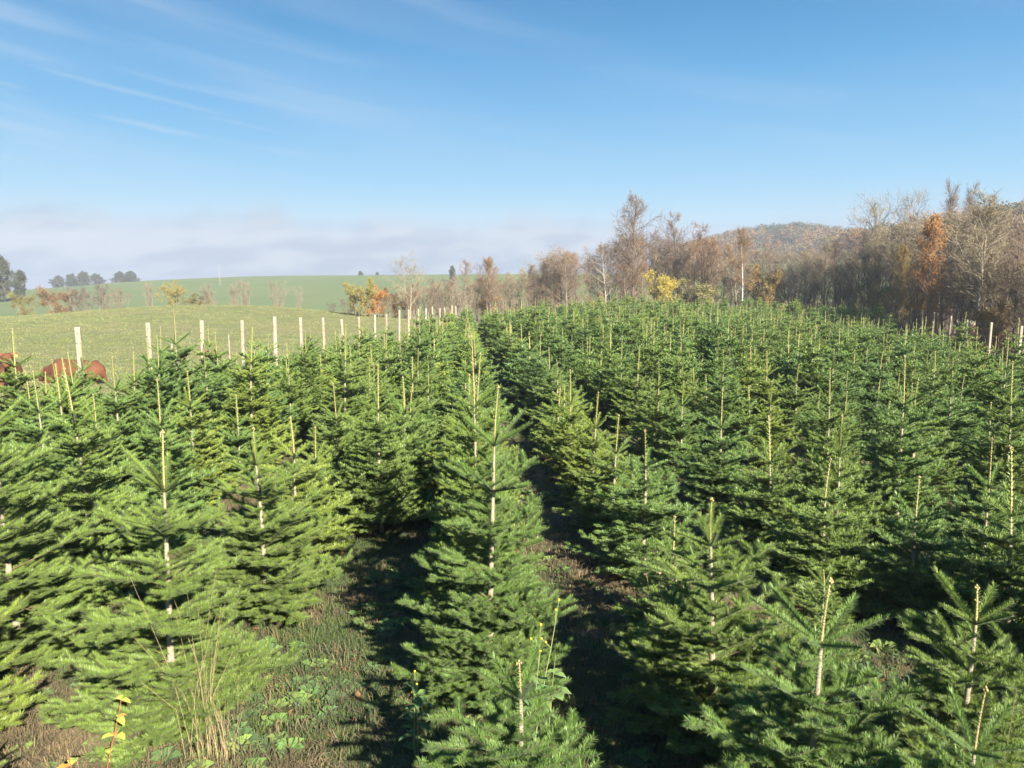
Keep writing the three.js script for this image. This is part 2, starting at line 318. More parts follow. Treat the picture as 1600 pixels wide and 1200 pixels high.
const KINDS = [[2.5, 8, 0.315, 0.18], [2.2, 7, 0.345, 0.2], [1.75, 6, 0.385, 0.2], [1.35, 5, 0.42, 0.23]];
const firs = KINDS.map((k, v) => DETAIL.map((_, lod) => lod === 0 ? [buildFir(100 + v, k[0], k[1], 0, k[2], v === 3 ? 0.165 : k[3])] : (lod === 1 && v < 2 ? [0] : [0, 1]).map((e) => buildFir(200 + v * 10 + lod * 50 + e, k[0], k[1], lod, k[2], k[3] + 0.07 + 0.05 * e))));
const kindOf = (h) => h > 2.32 ? 0 : h > 1.95 ? 1 : h > 1.5 ? 2 : 3;
const extraFir = buildFir(131, 1.8, 6, 0, 0.41, 0.2);     // a second shape among the nearest
const lodOf = (D) => D < 6.5 ? 0 : D < 19 ? 1 : D < 44 ? 2 : 3;
function plantFir(t, label, group) {
  const R = rngOf(t.seed), lod = t.lod, bank = firs[kindOf(t.h)][lod];
  const f = t.alt ? extraFir : bank[Math.floor(R() * bank.length)], s = t.h / f.height;
  const o = thing('fir_tree', label, 'fir tree', t.x, groundAt(t.x, t.d), -t.d, group);
  o.rotation.set((R() - 0.5) * 0.05, t.turn ?? R() * 6.28, (R() - 0.5) * 0.05); o.scale.set(s * (t.wide ?? 1), s, s * (t.wide ?? 1));
  const nm = needleM[t.tint];
  part(o, 'trunk', f.trunk, barkM);
  const l = part(o, 'leader', f.leader, leaderM); part(l, 'needles', f.leaderNeedles, nm);
  for (const [w, n] of f.separate) part(part(o, 'branch', w, twigM), 'needles', n, nm);
  const cr = part(o, 'crown', f.needles, nm);
  if (f.twigs) part(cr, 'twigs', f.twigs, twigM);
}
const rowShift = (d) => -0.061 * d, tints = (R) => { const v = R(); return v < 0.42 ? 0 : v < 0.72 ? 1 : v < 0.84 ? 2 : 3; };
const trees = [];
const ordinal = (n) => ['', 'first', 'second', 'third', 'fourth', 'fifth', 'sixth', 'seventh', 'eighth', 'ninth', 'tenth', 'eleventh', 'twelfth', 'thirteenth', 'fourteenth', 'fifteenth', 'sixteenth', 'seventeenth', 'eighteenth', 'nineteenth', 'twentieth'][n] ?? n + 'th';
// the nearest trees, one by one: row, distance, sideways place, height, label
const NEAR = [
  ['c', 3.7, 0.03, 1.32, 1, 'small fir at the bottom centre with a bare brown leader and star of shoots'],
  ['c', 5.67, -0.19, 2.5, 1, 'tall full fir in the middle beside the grassy lane, pale trunk showing'],
  ['c', 7.3, -0.33, 2.75, 0, 'slim tall fir directly behind the tall full fir in the middle'],
  ['c', 8.9, -0.45, 2.45, 0, 'fourth fir from the front in the row right of the grassy lane'],
  ['l', 3.75, -2.95, 0.8, 0, 'little fir in the bottom left corner with only one shoot in view'],
  ['l', 5.3, -2.51, 2.2, 0, 'fir with dry straw-coloured grass growing through it, long bare leader'],
  ['l', 7.2, -2.42, 1.88, 0, 'bright green fir behind the one with dry grass, left of the lane'],
  ['l', 8.6, -2.54, 1.72, 2, 'fourth fir from the front in the row left of the grassy lane'],
  ['l', 10, -2.6, 1.35, 0, 'short fir, fifth from the front in the row left of the lane'],
  ['l', 11.4, -2.6, 1.75, 0, 'sixth fir from the front in the row left of the grassy lane'],
  ['l', 9.7, -1.7, 2.2, 0, 'tall fir set forward into the lane, its leader above its neighbours'],
  ['l', 10.9, -1.6, 1.9, 1, 'fir behind the tall one that narrows the lane'],
  ['m', 4.7, -4.1, 2.25, 2, 'broad bright fir cut off by the lower left edge of the picture'],
  ['m', 6.2, -4.2, 2.5, 0, 'tall fir at the left edge with a stretch of pale trunk'],
  ['m', 7.6, -4.32, 2.42, 0, 'tall fir left of the dry-grass fir, long curved pale trunk above the crown'],
  ['m', 9.1, -4.23, 2.1, 1, 'fourth fir from the front in the second row left of the lane'],
  ['r', 3.75, 1.61, 1.82, 1, 'fir with a bare orange-brown leader and five upswept shoots, lower right'],
  ['r', 5.2, 1.45, 1.78, 0, 'fir with grey trunk just right of the middle fir, long leader'],
  ['r', 6.6, 1.47, 1.2, 0, 'short fir peeping out beside the dry seed heads right of centre'],
  ['r', 8.3, 1.46, 1.66, 1, 'fir behind the short one, right of the middle fir'],
  ['r', 9.75, 1.3, 1.6, 0, 'fifth fir from the front in the second row right of the lane'],
  ['r', 11.2, 1.18, 1.7, 2, 'yellow-green fir right of and behind the tall fir in the middle'],
  ['r', 12.6, 1.0, 1.85, 2, 'seventh fir from the front in the second row right of the lane'],
  ['s', 3.2, 2.08, 1.56, 1, 'fir at the lower right corner with a thick stubby leader'],
  ['s', 4.6, 2.87, 1.45, 0, 'fir near the right edge with yellow-tipped upright leader and flat shoots'],
  ['s', 6.2, 2.6, 0.9, 0, 'very small fir half hidden behind the orange-brown leader'],
  ['s', 7.5, 3.2, 1.55, 0, 'shaded fir in the gap behind the very small fir'],
  ['s', 8.9, 3.12, 1.75, 0, 'fifth fir from the front in the third row right of the lane'],
  ['s', 11, 3.05, 1.75, 1, 'sixth fir from the front in the third row right of the lane'],
  ['t', 7.2, 3.95, 1.45, 1, 'fir in deep shade right of the very small fir'],
  ['t', 6.5, 4.45, 1.9, 0, 'shaded fir cut by the right edge of the picture'],
  ['t', 8.6, 3.77, 1.82, 0, 'fir with a short leader beside the tall bluish-trunked one at right'],
  ['t', 8.0, 5.11, 1.7, 1, 'fir at the right edge with a white trunk and spreading top shoots'],
  ['t', 9.5, 4.92, 2.45, 1, 'tall right-hand fir with the longest blue-white bare trunk'],
  ['u', 10.2, 6.72, 2.35, 0, 'tall fir at the far right edge with leader above its neighbours'],
];
const WIDE = { 0: 1.25, 1: 0.98, 2: 0.82, 3: 0.9, 4: 1.2, 5: 1.14, 6: 1.12, 7: 1.2, 8: 1.2, 10: 1.15, 12: 1.2, 13: 1.15, 14: 1.15, 15: 1.1, 16: 1.15, 17: 1.2, 18: 1.2, 19: 1.2, 20: 1.2, 24: 1.15, 26: 1.3, 27: 1.2, 28: 1.25, 29: 1.15, 30: 1.2 };
NEAR.forEach(([row, d, x, h, tint, label], k) => trees.push({ x, d, h, tint, label, seed: 900 + k, lod: lodOf(d), alt: label.startsWith('fir with grey trunk') || label.startsWith('bright green'), near: true, wide: WIDE[k] ?? 1 }));
{
  const R = rngOf(4242), ROWS = [];
  for (let k = 0; k < 3; k++) ROWS.push([-5.55 - 1.75 * k, 8.4 + 2.2 * k]);
  ROWS.push([-0.95, 11.6], [-3.8, 10.6], [-2.05, 12.9], [0.15, 10.4], [1.85, 14], [3.6, 12.4], [5.4, 11.0], [7.2, 11.7]);
  for (let x = 9; x < 46; x += 1.78) ROWS.push([x, 0]);
  const ahead = { '0.15': 4, '-2.05': 8, '-3.8': 4, '1.85': 7, '3.6': 7, '5.4': 5, '7.2': 1 }, rights = ROWS.map((r) => r[0]).filter((x) => x > 0).sort((a, b) => a - b), lefts = ROWS.map((r) => r[0]).filter((x) => x < -1).sort((a, b) => b - a);
  ROWS.forEach(([x0, from], ri) => {
    let count = ahead[x0] ?? 0;
    const where = x0 > 0 ? `the ${ordinal(rights.indexOf(x0) + 1)} row right of the lane` : x0 < -1 ? `the ${ordinal(lefts.indexOf(x0) + 1)} row left of the lane` : 'the row closing the lane';
    const start = Math.max(from, (Math.abs(x0) - 1.4) / 0.74, 6);
    for (let d = start + R() * 0.5; d < 95; d += 1.1 + R() * 0.28) {
      if (R() < 0.045) continue;
      const x = x0 + rowShift(d) + (R() - 0.5) * 0.3, h = 1.2 + 0.95 * R() + (R() < 0.22 ? 0.45 : 0) + 0.25 * N3(x * 0.12, d * 0.12, 2) + (x < -4.5 && d < 26 ? 0.15 : 0);
      if (!inFirs(x, d) || Math.abs(x) > 0.74 * d + 1.3) continue;
      count++;
      trees.push({ place: `${ordinal(count)} from the front in ${where}`, x, d, h: Math.min(2.7, Math.max(1.05, h)), tint: tints(R), seed: 2000 + trees.length, lod: lodOf(d), wide: 0.92 + 0.33 * R() + (x0 === 0.15 || x0 === 1.85 ? 0.15 : 0), row: ri });
    }
  });
  [[-7.45, 12.9, 1.95], [-8.1, 14.2, 1.9], [-6.9, 11.7, 1.95], [-7.75, 12.1, 1.8], [-8.6, 14.3, 1.75], [-7.2, 15.2, 2.1], [-6.7, 13.5, 2.0], [-8.0, 17.4, 2.2], [-7.9, 20.3, 2.1], [-6.6, 17.2, 2.1]].forEach(([x, d, h], k) => trees.push({ x, d, h, tint: k % 2, seed: 1700 + k, lod: lodOf(d), wide: 1.1 }));
  // out of frame at the viewer's right: they shade the lanes in the foreground
  [[2.0, 1.2, 2.1], [3.6, 2.2, 2.2], [3.7, 0.6, 2.3], [4.75, 5.0, 2.4], [5.3, 3.8, 2.3], [5.35, 5.9, 2.5], [5.4, 2.6, 2.3], [5.4, 1, 2.2]].forEach(([x, d, h], k) => trees.push({ x, d, h, tint: 0, seed: 700 + k, lod: 1, label: 'fir just outside the picture beside the nearest rows on the right', group: 'firs just outside the picture', near: true }));
}
const rest = trees.filter((t) => !t.near).sort((a, b) => a.d / a.h - b.d / b.h);
const single = rest.slice(0, 265), mass = rest.slice(265);
for (const t of trees) if (t.near) plantFir(t, t.label, t.group);
for (const t of single) {
  const side = t.x < -1 + rowShift(t.d) ? 'left' : 'right', how = t.h > 2.1 ? 'tall' : t.h < 1.5 ? 'short' : 'medium', tone = ['green', 'blue-green', 'yellow-green', 'dark green'][t.tint], dist = t.d < 15 ? 'just beyond the nearest trees' : t.d < 22 ? 'in the middle rows' : 'in the packed rows farther up';
  if (t.place && t.d < 24) plantFir(t, `${how} ${tone} fir, ${t.place}`, `firs of the middle rows, ${side} of the lane`);
  else if (!t.place) plantFir(t, `${how} ${tone} fir close to the pale timber fence at left`, 'firs close to the left fence');
  else plantFir(t, `${how} ${tone} fir ${dist}, ${side} of the grassy lane`, `${how} ${tone} firs ${dist}, ${side} of the lane`);
}
{
  // the rest of the rows up to the crest: far too many to tell apart
  const o = new THREE.Group(); o.name = 'fir_rows'; scene.add(o); tag(o, 'hundreds of small firs in rows running up to the crest', 'fir trees', null, 'stuff');
  const sets = new Map(), R = rngOf(55), M = new THREE.Matrix4(), Q = new THREE.Quaternion(), c = new THREE.Color();
  for (const t of mass) { const key = kindOf(t.h) + '_' + t.lod + '_' + (R() < 0.5 ? 0 : 1); if (!sets.has(key)) sets.set(key, []); sets.get(key).push(t); }
  const tone = [[1, 1, 1], [0.9, 1.02, 1.3], [1.35, 1.25, 0.8], [0.72, 0.85, 1.1]];
  for (const [key, list] of sets) {
    const [v, lod, e] = key.split('_').map(Number), f = firs[v][lod][Math.min(e, firs[v][lod].length - 1)];
    for (const [name, geo, mat, tinted] of [['trunks', f.trunk, barkM, false], ['leaders', f.leader, leaderM, false], ['crowns', f.needles, needleM[0], true]]) {
      const im = new THREE.InstancedMesh(geo, mat, list.length); im.name = name; im.castShadow = im.receiveShadow = true;
      list.forEach((t, k) => {
        const q = rngOf(t.seed), s = t.h / f.height;
        M.compose(V(t.x, groundAt(t.x, t.d), -t.d), Q.setFromAxisAngle(V(0, 1, 0), q() * 6.28), V(s * t.wide, s, s * t.wide)); im.setMatrixAt(k, M);
        if (tinted) im.setColorAt(k, c.setRGB(...tone[t.tint]));
      });
      o.add(im);
    }
  }
  let total = 0; for (const a of firs.flat(2)) total += a.tris; console.log('unique fir triangles', total + extraFir.tris, firs.map((a) => a.map((b) => b[0].tris)).join(' | ')); console.log('firs', trees.length, 'single', single.length, 'mass', mass.length);
}
// ---------- leafless and leafy trees ----------
function buildTree(seed, o) {
  // o: height, stems, r (trunk radius), lean, up (how steeply limbs rise), limbs, sub, twigs, twigLen, first (bare share of trunk), leaves, leafSize
  const R = rngOf(seed), rr = (a, b) => a + (b - a) * R(), trunk = new Wood(), crown = new Wood(), fine = new Tris(), leaves = new Tris();
  const sliver = (p, d, L, w) => { const s = V(rr(-1, 1), rr(-1, 1), rr(-1, 1)).cross(d).normalize().multiplyScalar(w / 2); fine.tri(p.x - s.x, p.y - s.y, p.z - s.z, p.x + s.x, p.y + s.y, p.z + s.z, p.x + d.x * L, p.y + d.y * L, p.z + d.z * L); };
  const leaf = (p) => { const a = V(rr(-1, 1), rr(-1, 1), rr(-1, 1)).normalize().multiplyScalar(o.leafSize * rr(0.6, 1.2)), b = V(rr(-1, 1), rr(-1, 1), rr(-1, 1)).normalize().multiplyScalar(o.leafSize * rr(0.6, 1.1)); leaves.tri(p.x, p.y, p.z, p.x + a.x, p.y + a.y, p.z + a.z, p.x + b.x, p.y + b.y, p.z + b.z); };
  const bough = (p0, dir, L, r, sides, wood, wob, lift, n = 5) => { const pts = [p0.clone()], rs = [r], p = p0.clone(), d = dir.clone(); for (let k = 1; k <= n; k++) { d.x += rr(-wob, wob); d.z += rr(-wob, wob); d.y += lift / n + rr(-wob, wob) * 0.5; d.normalize(); p.addScaledVector(d, L / n); pts.push(p.clone()); rs.push(r * (1 - 0.82 * k / n)); } wood.tube(pts, rs, sides, false); return pts; };
  const on = (pts, t) => { const f = Math.min(pts.length - 1.001, t * (pts.length - 1)), k = Math.floor(f); return [pts[k].clone().lerp(pts[k + 1], f - k), pts[k + 1].clone().sub(pts[k]).normalize()]; };
  const turned = (d, angle) => { const s = V(rr(-1, 1), rr(-0.4, 0.6), rr(-1, 1)).cross(d).normalize(); return d.clone().multiplyScalar(Math.cos(angle)).addScaledVector(s, Math.sin(angle)).normalize(); };
  for (let st = 0; st < o.stems; st++) {
    const a = R() * 6.28, tilt = o.stems > 1 ? rr(0.05, o.lean) : rr(0, o.lean * 0.4), H = o.height * (st ? rr(0.7, 1) : 1), r = o.r * (o.stems > 1 ? rr(0.6, 1) : 1);
    const stem = bough(V(Math.cos(a) * o.stems * 0.06, -0.3, Math.sin(a) * o.stems * 0.06), V(Math.cos(a) * tilt, 1, Math.sin(a) * tilt).normalize(), H + 0.3, r, 6, trunk, 0.05, 0.15, 9);
    for (let k = 0; k < o.limbs / o.stems; k++) {
      const t = o.first + (1 - o.first) * Math.pow((k + R()) / (o.limbs / o.stems), 0.85), [p, d] = on(stem, Math.min(0.985, t));
      const L = o.height * o.reach * (1.05 - 0.75 * Math.abs(t - 0.45 - o.first * 0.3)) * (t > 0.85 ? 0.55 : 1) * rr(0.7, 1.2), la = R() * 6.28, el = o.up + rr(-0.25, 0.25);
      const limb = bough(p, V(Math.cos(la) * Math.cos(el), Math.sin(el), Math.sin(la) * Math.cos(el)).addScaledVector(d, 0.15).normalize(), L, r * 0.38 * (1.15 - t * 0.7), 4, crown, 0.14, 0.35, 5);
      for (let m = 0; m < o.sub; m++) {
        const tt = 0.2 + 0.8 * (m + R()) / o.sub, [p2, d2] = on(limb, Math.min(0.98, tt));
        const sub = bough(p2, turned(d2, rr(0.55, 1.15)), L * rr(0.28, 0.5) * (1.15 - 0.5 * tt), r * 0.12, 3, crown, 0.18, 0.3, 3);
        for (let w = 0; w < o.twigs; w++) {
          const [p3, d3] = on(sub, 0.1 + 0.88 * R()), dd = turned(d3, rr(0.3, 0.9)); dd.y += 0.06; dd.normalize();
          const TL = o.twigLen * rr(0.5, 1.2); sliver(p3, dd, TL, o.twigW);
          for (let e = 0; e < 2; e++) sliver(p3.clone().addScaledVector(dd, TL * rr(0.25, 0.8)), turned(dd, rr(0.4, 0.8)), TL * 0.5, o.twigW * 0.7);
          for (let q = 0; q < o.leaves; q++) leaf(p3.clone().addScaledVector(dd, TL * R() * 1.2).add(V(rr(-0.08, 0.08), rr(-0.08, 0.08), rr(-0.08, 0.08))));
        }
      }
    }
  }
  return { trunk: trunk.geometry(), limbs: crown.geometry(), twigs: fine.geometry(), leaves: leaves.count ? leaves.geometry() : null, height: o.height, tris: trunk.count + crown.count + fine.count + leaves.count };
}
const bare = { height: 9, stems: 1, r: 0.13, lean: 0.12, up: 0.85, limbs: 26, sub: 8, twigs: 7, twigLen: 0.6, twigW: 0.02, first: 0.22, reach: 0.3, leaves: 0, leafSize: 0.1 };
const WOOD = {
  slim: [1, 2, 3].map((s) => buildTree(300 + s, { ...bare, r: 0.1, up: 1.05, reach: 0.24, first: 0.25, limbs: 24 })),
  round: [1, 2, 3].map((s) => buildTree(310 + s, { ...bare, stems: 1 + s % 2, up: 0.6, reach: 0.42, limbs: 30, first: 0.15, twigLen: 0.75 })),
  clump: [1, 2].map((s) => buildTree(320 + s, { ...bare, height: 6, stems: 6, r: 0.07, lean: 0.32, up: 1.0, limbs: 36, sub: 6, reach: 0.28, first: 0.12, twigLen: 0.6 })),
  alder: [1, 2].map((s) => buildTree(330 + s, { ...bare, height: 12, stems: s, r: 0.17, up: 0.42, limbs: 40, sub: 10, twigs: 8, reach: 0.25, first: 0.3, twigLen: 0.5, leaves: 1, leafSize: 0.05 })),
  rusty: [1, 2].map((s) => buildTree(340 + s, { ...bare, height: 9, up: 0.75, limbs: 28, reach: 0.3, leaves: 2, leafSize: 0.075 })),
  orange: [1, 2].map((s) => buildTree(350 + s, { ...bare, height: 8, r: 0.11, up: 0.8, limbs: 30, sub: 8, twigs: 6, reach: 0.24, first: 0.08, leaves: 6, leafSize: 0.11 })),
  bush: [1, 2].map((s) => buildTree(360 + s, { ...bare, height: 3, stems: 5, r: 0.04, lean: 0.5, up: 0.7, limbs: 30, sub: 6, twigs: 5, reach: 0.4, first: 0.02, twigLen: 0.35, leaves: 8, leafSize: 0.11 })),
  brush: [1, 2].map((s) => buildTree(370 + s, { ...bare, height: 3, stems: 7, r: 0.035, lean: 0.5, up: 1.0, limbs: 35, sub: 5, twigs: 5, reach: 0.36, first: 0.05, twigLen: 0.45, leaves: 0 })),
  birch: [buildTree(380, { ...bare, height: 9.5, r: 0.09, up: 0.9, limbs: 30, reach: 0.2, first: 0.3, leaves: 3, leafSize: 0.06 })],
  dense: [1, 2].map((s) => buildTree(390 + s, { ...bare, height: 8, stems: 1, r: 0.2, up: 0.5, limbs: 44, sub: 9, twigs: 6, reach: 0.34, first: 0.06, leaves: 9, leafSize: 0.22 })),
};
const matte = (r, g, b, rough = 0.95) => new THREE.MeshStandardMaterial({ color: lin(r, g, b), roughness: rough, side: THREE.DoubleSide });
const leafy = (r, g, b) => new THREE.MeshPhysicalMaterial({ color: lin(r, g, b), roughness: 0.95, transmission: 0.3, thickness: 0, side: THREE.DoubleSide });
const greyBark = matte(0.24, 0.19, 0.145), paleBark = matte(0.3, 0.255, 0.19), darkBark = matte(0.15, 0.11, 0.085), birchBark = matte(0.72, 0.69, 0.62);
const TW = { grey: matte(0.225, 0.18, 0.12), olive: matte(0.24, 0.2, 0.115), mauve: matte(0.2, 0.145, 0.1), rust: matte(0.225, 0.14, 0.075), dark: matte(0.13, 0.095, 0.075) };
const LV = { cone: matte(0.12, 0.07, 0.05), rust: leafy(0.24, 0.145, 0.05), orange: leafy(0.44, 0.2, 0.04), yellow: leafy(0.42, 0.33, 0.03), gold: leafy(0.3, 0.2, 0.045), olive: leafy(0.22, 0.2, 0.05), dark: leafy(0.07, 0.085, 0.04), gyellow: leafy(0.29, 0.25, 0.05) };
let woodSeed = 0;
function growTree(kind, name, label, x, d, top, bark, tw, lv, group, wide = 1) {
  const R = rngOf(5000 + woodSeed++), list = WOOD[kind], f = list[Math.floor(R() * list.length)], y = groundAt(x, d), s = (top - y) / f.height;
  const o = thing(name, label, name.includes('bush') || name.includes('shrub') ? 'shrub' : 'tree', x, y - 0.05, -d, group);
  o.scale.set(s * wide, s, s * wide); o.rotation.y = R() * 6.28;
  part(o, 'trunk', f.trunk, bark);
  const cr = part(o, 'crown', f.limbs, bark === birchBark ? greyBark : bark); part(cr, 'twigs', f.twigs, tw);
  if (f.leaves) part(o, 'leaves', f.leaves, lv ?? LV.cone);
}
// the trees that stand out
growTree('alder', 'alder_tree', 'tallest dark alder with two stems rising above the wood', 15.2, 97, 12.3, darkBark, TW.mauve, LV.cone, undefined, 0.85);
growTree('alder', 'alder_tree', 'second tall alder, right of the tallest, above the yellow shrub', 20.6, 97, 10.6, darkBark, TW.mauve, LV.cone, undefined, 0.8);
growTree('alder', 'alder_tree', 'third dark alder, lower, right of the other two', 24.0, 96, 9.2, darkBark, TW.rust, LV.cone, undefined, 0.9);
growTree('birch', 'birch_tree', 'slender birch with a white trunk and thin orange leaves', 26.3, 88, 8.0, birchBark, TW.rust, LV.rust);
growTree('orange', 'beech_tree', 'tall tree in bright orange autumn leaf at the wood edge', 28.7, 53.5, 6.8, greyBark, TW.grey, LV.orange, undefined, 0.8);
growTree('orange', 'hornbeam_tree', 'thin golden-leaved tree left of the bright orange one', 28.6, 57, 5.0, greyBark, TW.olive, LV.gold, undefined, 0.7);
growTree('bush', 'yellow_shrub', 'bright yellow shrub below the tall alders at the crest', 17.4, 89, 3.3, greyBark, TW.olive, LV.yellow, undefined, 0.95);
growTree('bush', 'golden_shrub', 'small golden shrub right of the white birch trunk', 28.5, 87, 3.9, greyBark, TW.olive, LV.gold, undefined, 0.7);
growTree('bush', 'olive_shrub', 'low olive-green shrub right of the bright yellow one', 22, 90, 2.4, greyBark, TW.olive, LV.olive, undefined, 1.5);
growTree('round', 'bare_tree', 'rounded leafless tree where the left fence meets the wood', -10.4, 79, 4.7, paleBark, TW.olive, undefined, undefined, 1.05);
growTree('rusty', 'russet_tree', 'reddish-brown tree standing above the hedge left of centre', -2.6, 90, 4.7, darkBark, TW.rust, LV.rust, undefined, 1.1);
growTree('bush', 'autumn_bush', 'greenish yellow bush at the end of the meadow', -15.2, 77, 2.75, greyBark, TW.olive, LV.gyellow, undefined, 0.85);
growTree('bush', 'autumn_bush', 'orange bush beside the greenish yellow one at the meadow end', -13.8, 78, 2.0, greyBark, TW.rust, LV.orange, undefined, 0.9);
growTree('slim', 'bare_tree', 'large pale leafless tree forking wide near the right edge', 27.9, 46, 7.3, paleBark, TW.olive, undefined, undefined, 1.7);
growTree('slim', 'bare_tree', 'thin tall leafless tree whose tip stands above the right wood', 39.0, 70, 10.4, darkBark, TW.mauve, LV.cone, undefined, 0.7);
growTree('slim', 'bare_tree', 'second thin tall tip right of the first above the wood', 40.8, 70, 10.2, darkBark, TW.mauve, LV.cone, undefined, 0.7);
growTree('round', 'bare_tree', 'wide leafless crown against the sky above the orange tree', 37.4, 72, 10.1, greyBark, TW.grey, undefined, undefined, 0.8);
growTree('round', 'bare_tree', 'pale leafless crown above the wood left of the orange tree', 36.2, 78, 9.5, greyBark, TW.olive, undefined, undefined, 0.75);
// trees along the hedge beyond the meadow, one by one from the left
[['bush', 'hedge_bush', 'yellow-green bush farthest left in the hedge beyond the meadow', -69.3, 110, 0.7, LV.olive, TW.olive, 0.9], ['bush', 'hedge_bush', 'orange-brown bush second from left in the hedge beyond the meadow', -70.1, 120, 1.1, LV.rust, TW.rust, 1.1],
  ['brush', 'hedge_tree', 'dark leafless thorn right of the orange-brown hedge bush', -66.9, 120, 1.4, null, TW.dark, 1.1], ['brush', 'hedge_tree', 'second dark leafless thorn in the far hedge', -65, 122, 1.6, null, TW.dark, 1], ['brush', 'hedge_tree', 'brown scrubby thorn left of the pale bare hedge tree', -62.1, 122, 1.3, null, TW.mauve, 1],
  ['clump', 'hedge_tree', 'pale bare hedge tree left of the yellow one', -58.5, 125, 2.2, null, TW.grey, 0.7], ['bush', 'hedge_tree', 'small bright yellow tree in the hedge beyond the meadow', -54.8, 125, 1.9, LV.gyellow, TW.olive, 0.75], ['bush', 'hedge_bush', 'low green bush right of the small yellow hedge tree', -50.3, 125, 0.2, LV.olive, TW.olive, 1.4],
  ['clump', 'hedge_tree', 'bare spreading hedge tree beside the low green bush', -49, 125, 1.9, null, TW.grey, 1], ['clump', 'hedge_tree', 'bare hedge tree below the thin far mast', -46, 128, 2.2, null, TW.grey, 0.8], ['clump', 'hedge_tree', 'wide bare hedge tree near the middle of the meadow edge', -44.0, 128, 2.2, null, TW.grey, 0.9],
  ['clump', 'hedge_tree', 'lone bare tree with spreading fork above the meadow', -38.3, 126, 2.3, null, TW.grey, 0.95], ['clump', 'hedge_tree', 'thin bare sapling right of the lone forked tree', -34.6, 126, 1.4, null, TW.grey, 0.5],
  ['brush', 'hedge_bush', 'dark low bramble at the foot of the autumn bushes', -17.5, 82, 0.9, null, TW.dark, 1.2], ['brush', 'hedge_bush', 'second dark bramble by the autumn bushes, farther left', -19.6, 84, 0.35, null, TW.dark, 1.6],
].forEach(([kind, name, label, x, d, top, lv, tw, w]) => growTree(kind, name, label, x, d, top, greyBark, tw, lv, undefined, w));
growTree('dense', 'dark_tree', 'large dark tree at the left edge beyond the hedge', -137.5, 210, 6.9, darkBark, TW.dark, LV.dark, undefined, 0.75);
growTree('dense', 'dark_tree', 'lower dark tree right of the large one at the left edge', -131.5, 207, 3.8, darkBark, TW.dark, LV.dark, undefined, 0.8);
growTree('dense', 'dark_tree', 'dark tree cut by the left edge of the picture', -143, 208, 5.5, darkBark, TW.dark, LV.dark, undefined, 0.9);
[[-252, 432, 2.0, 'leftmost of the hazy tree clumps on the far ridge'], [-244, 430, 3.0, 'second hazy tree clump from the left on the far ridge'], [-237, 430, 4.2, 'tallest hazy clump of the far left ridge group'], [-229, 430, 3.4, 'hazy clump right of the tallest on the far ridge'], [-222, 440, 4.2, 'hazy round tree standing apart on the far ridge'], [-215, 440, 4.6, 'rightmost hazy tree of the far left ridge'], [-79, 405, 5.3, 'tiny hazy tree on the skyline above the autumn bushes'], [-70, 405, 4.8, 'second tiny hazy tree on the skyline above the autumn bushes'],
].forEach(([x, d, top, label]) => growTree('dense', 'distant_tree', label, x, d, top, darkBark, TW.dark, LV.dark, undefined, 1.3));
growTree('rusty', 'distant_tree', 'reddish crown on the field ridge behind the hedge at centre', -12.3, 200, 6.6, darkBark, TW.rust, LV.rust, undefined, 1.2);
growTree('orange', 'distant_tree', 'orange crown on the field ridge behind the hedge at centre', -5.5, 210, 7.6, darkBark, TW.rust, LV.rust, undefined, 1.1);
growTree('dense', 'distant_tree', 'small grey tree on the far ridge left of the reddish crown', -20, 260, 6.0, darkBark, TW.dark, LV.dark, undefined, 0.8);
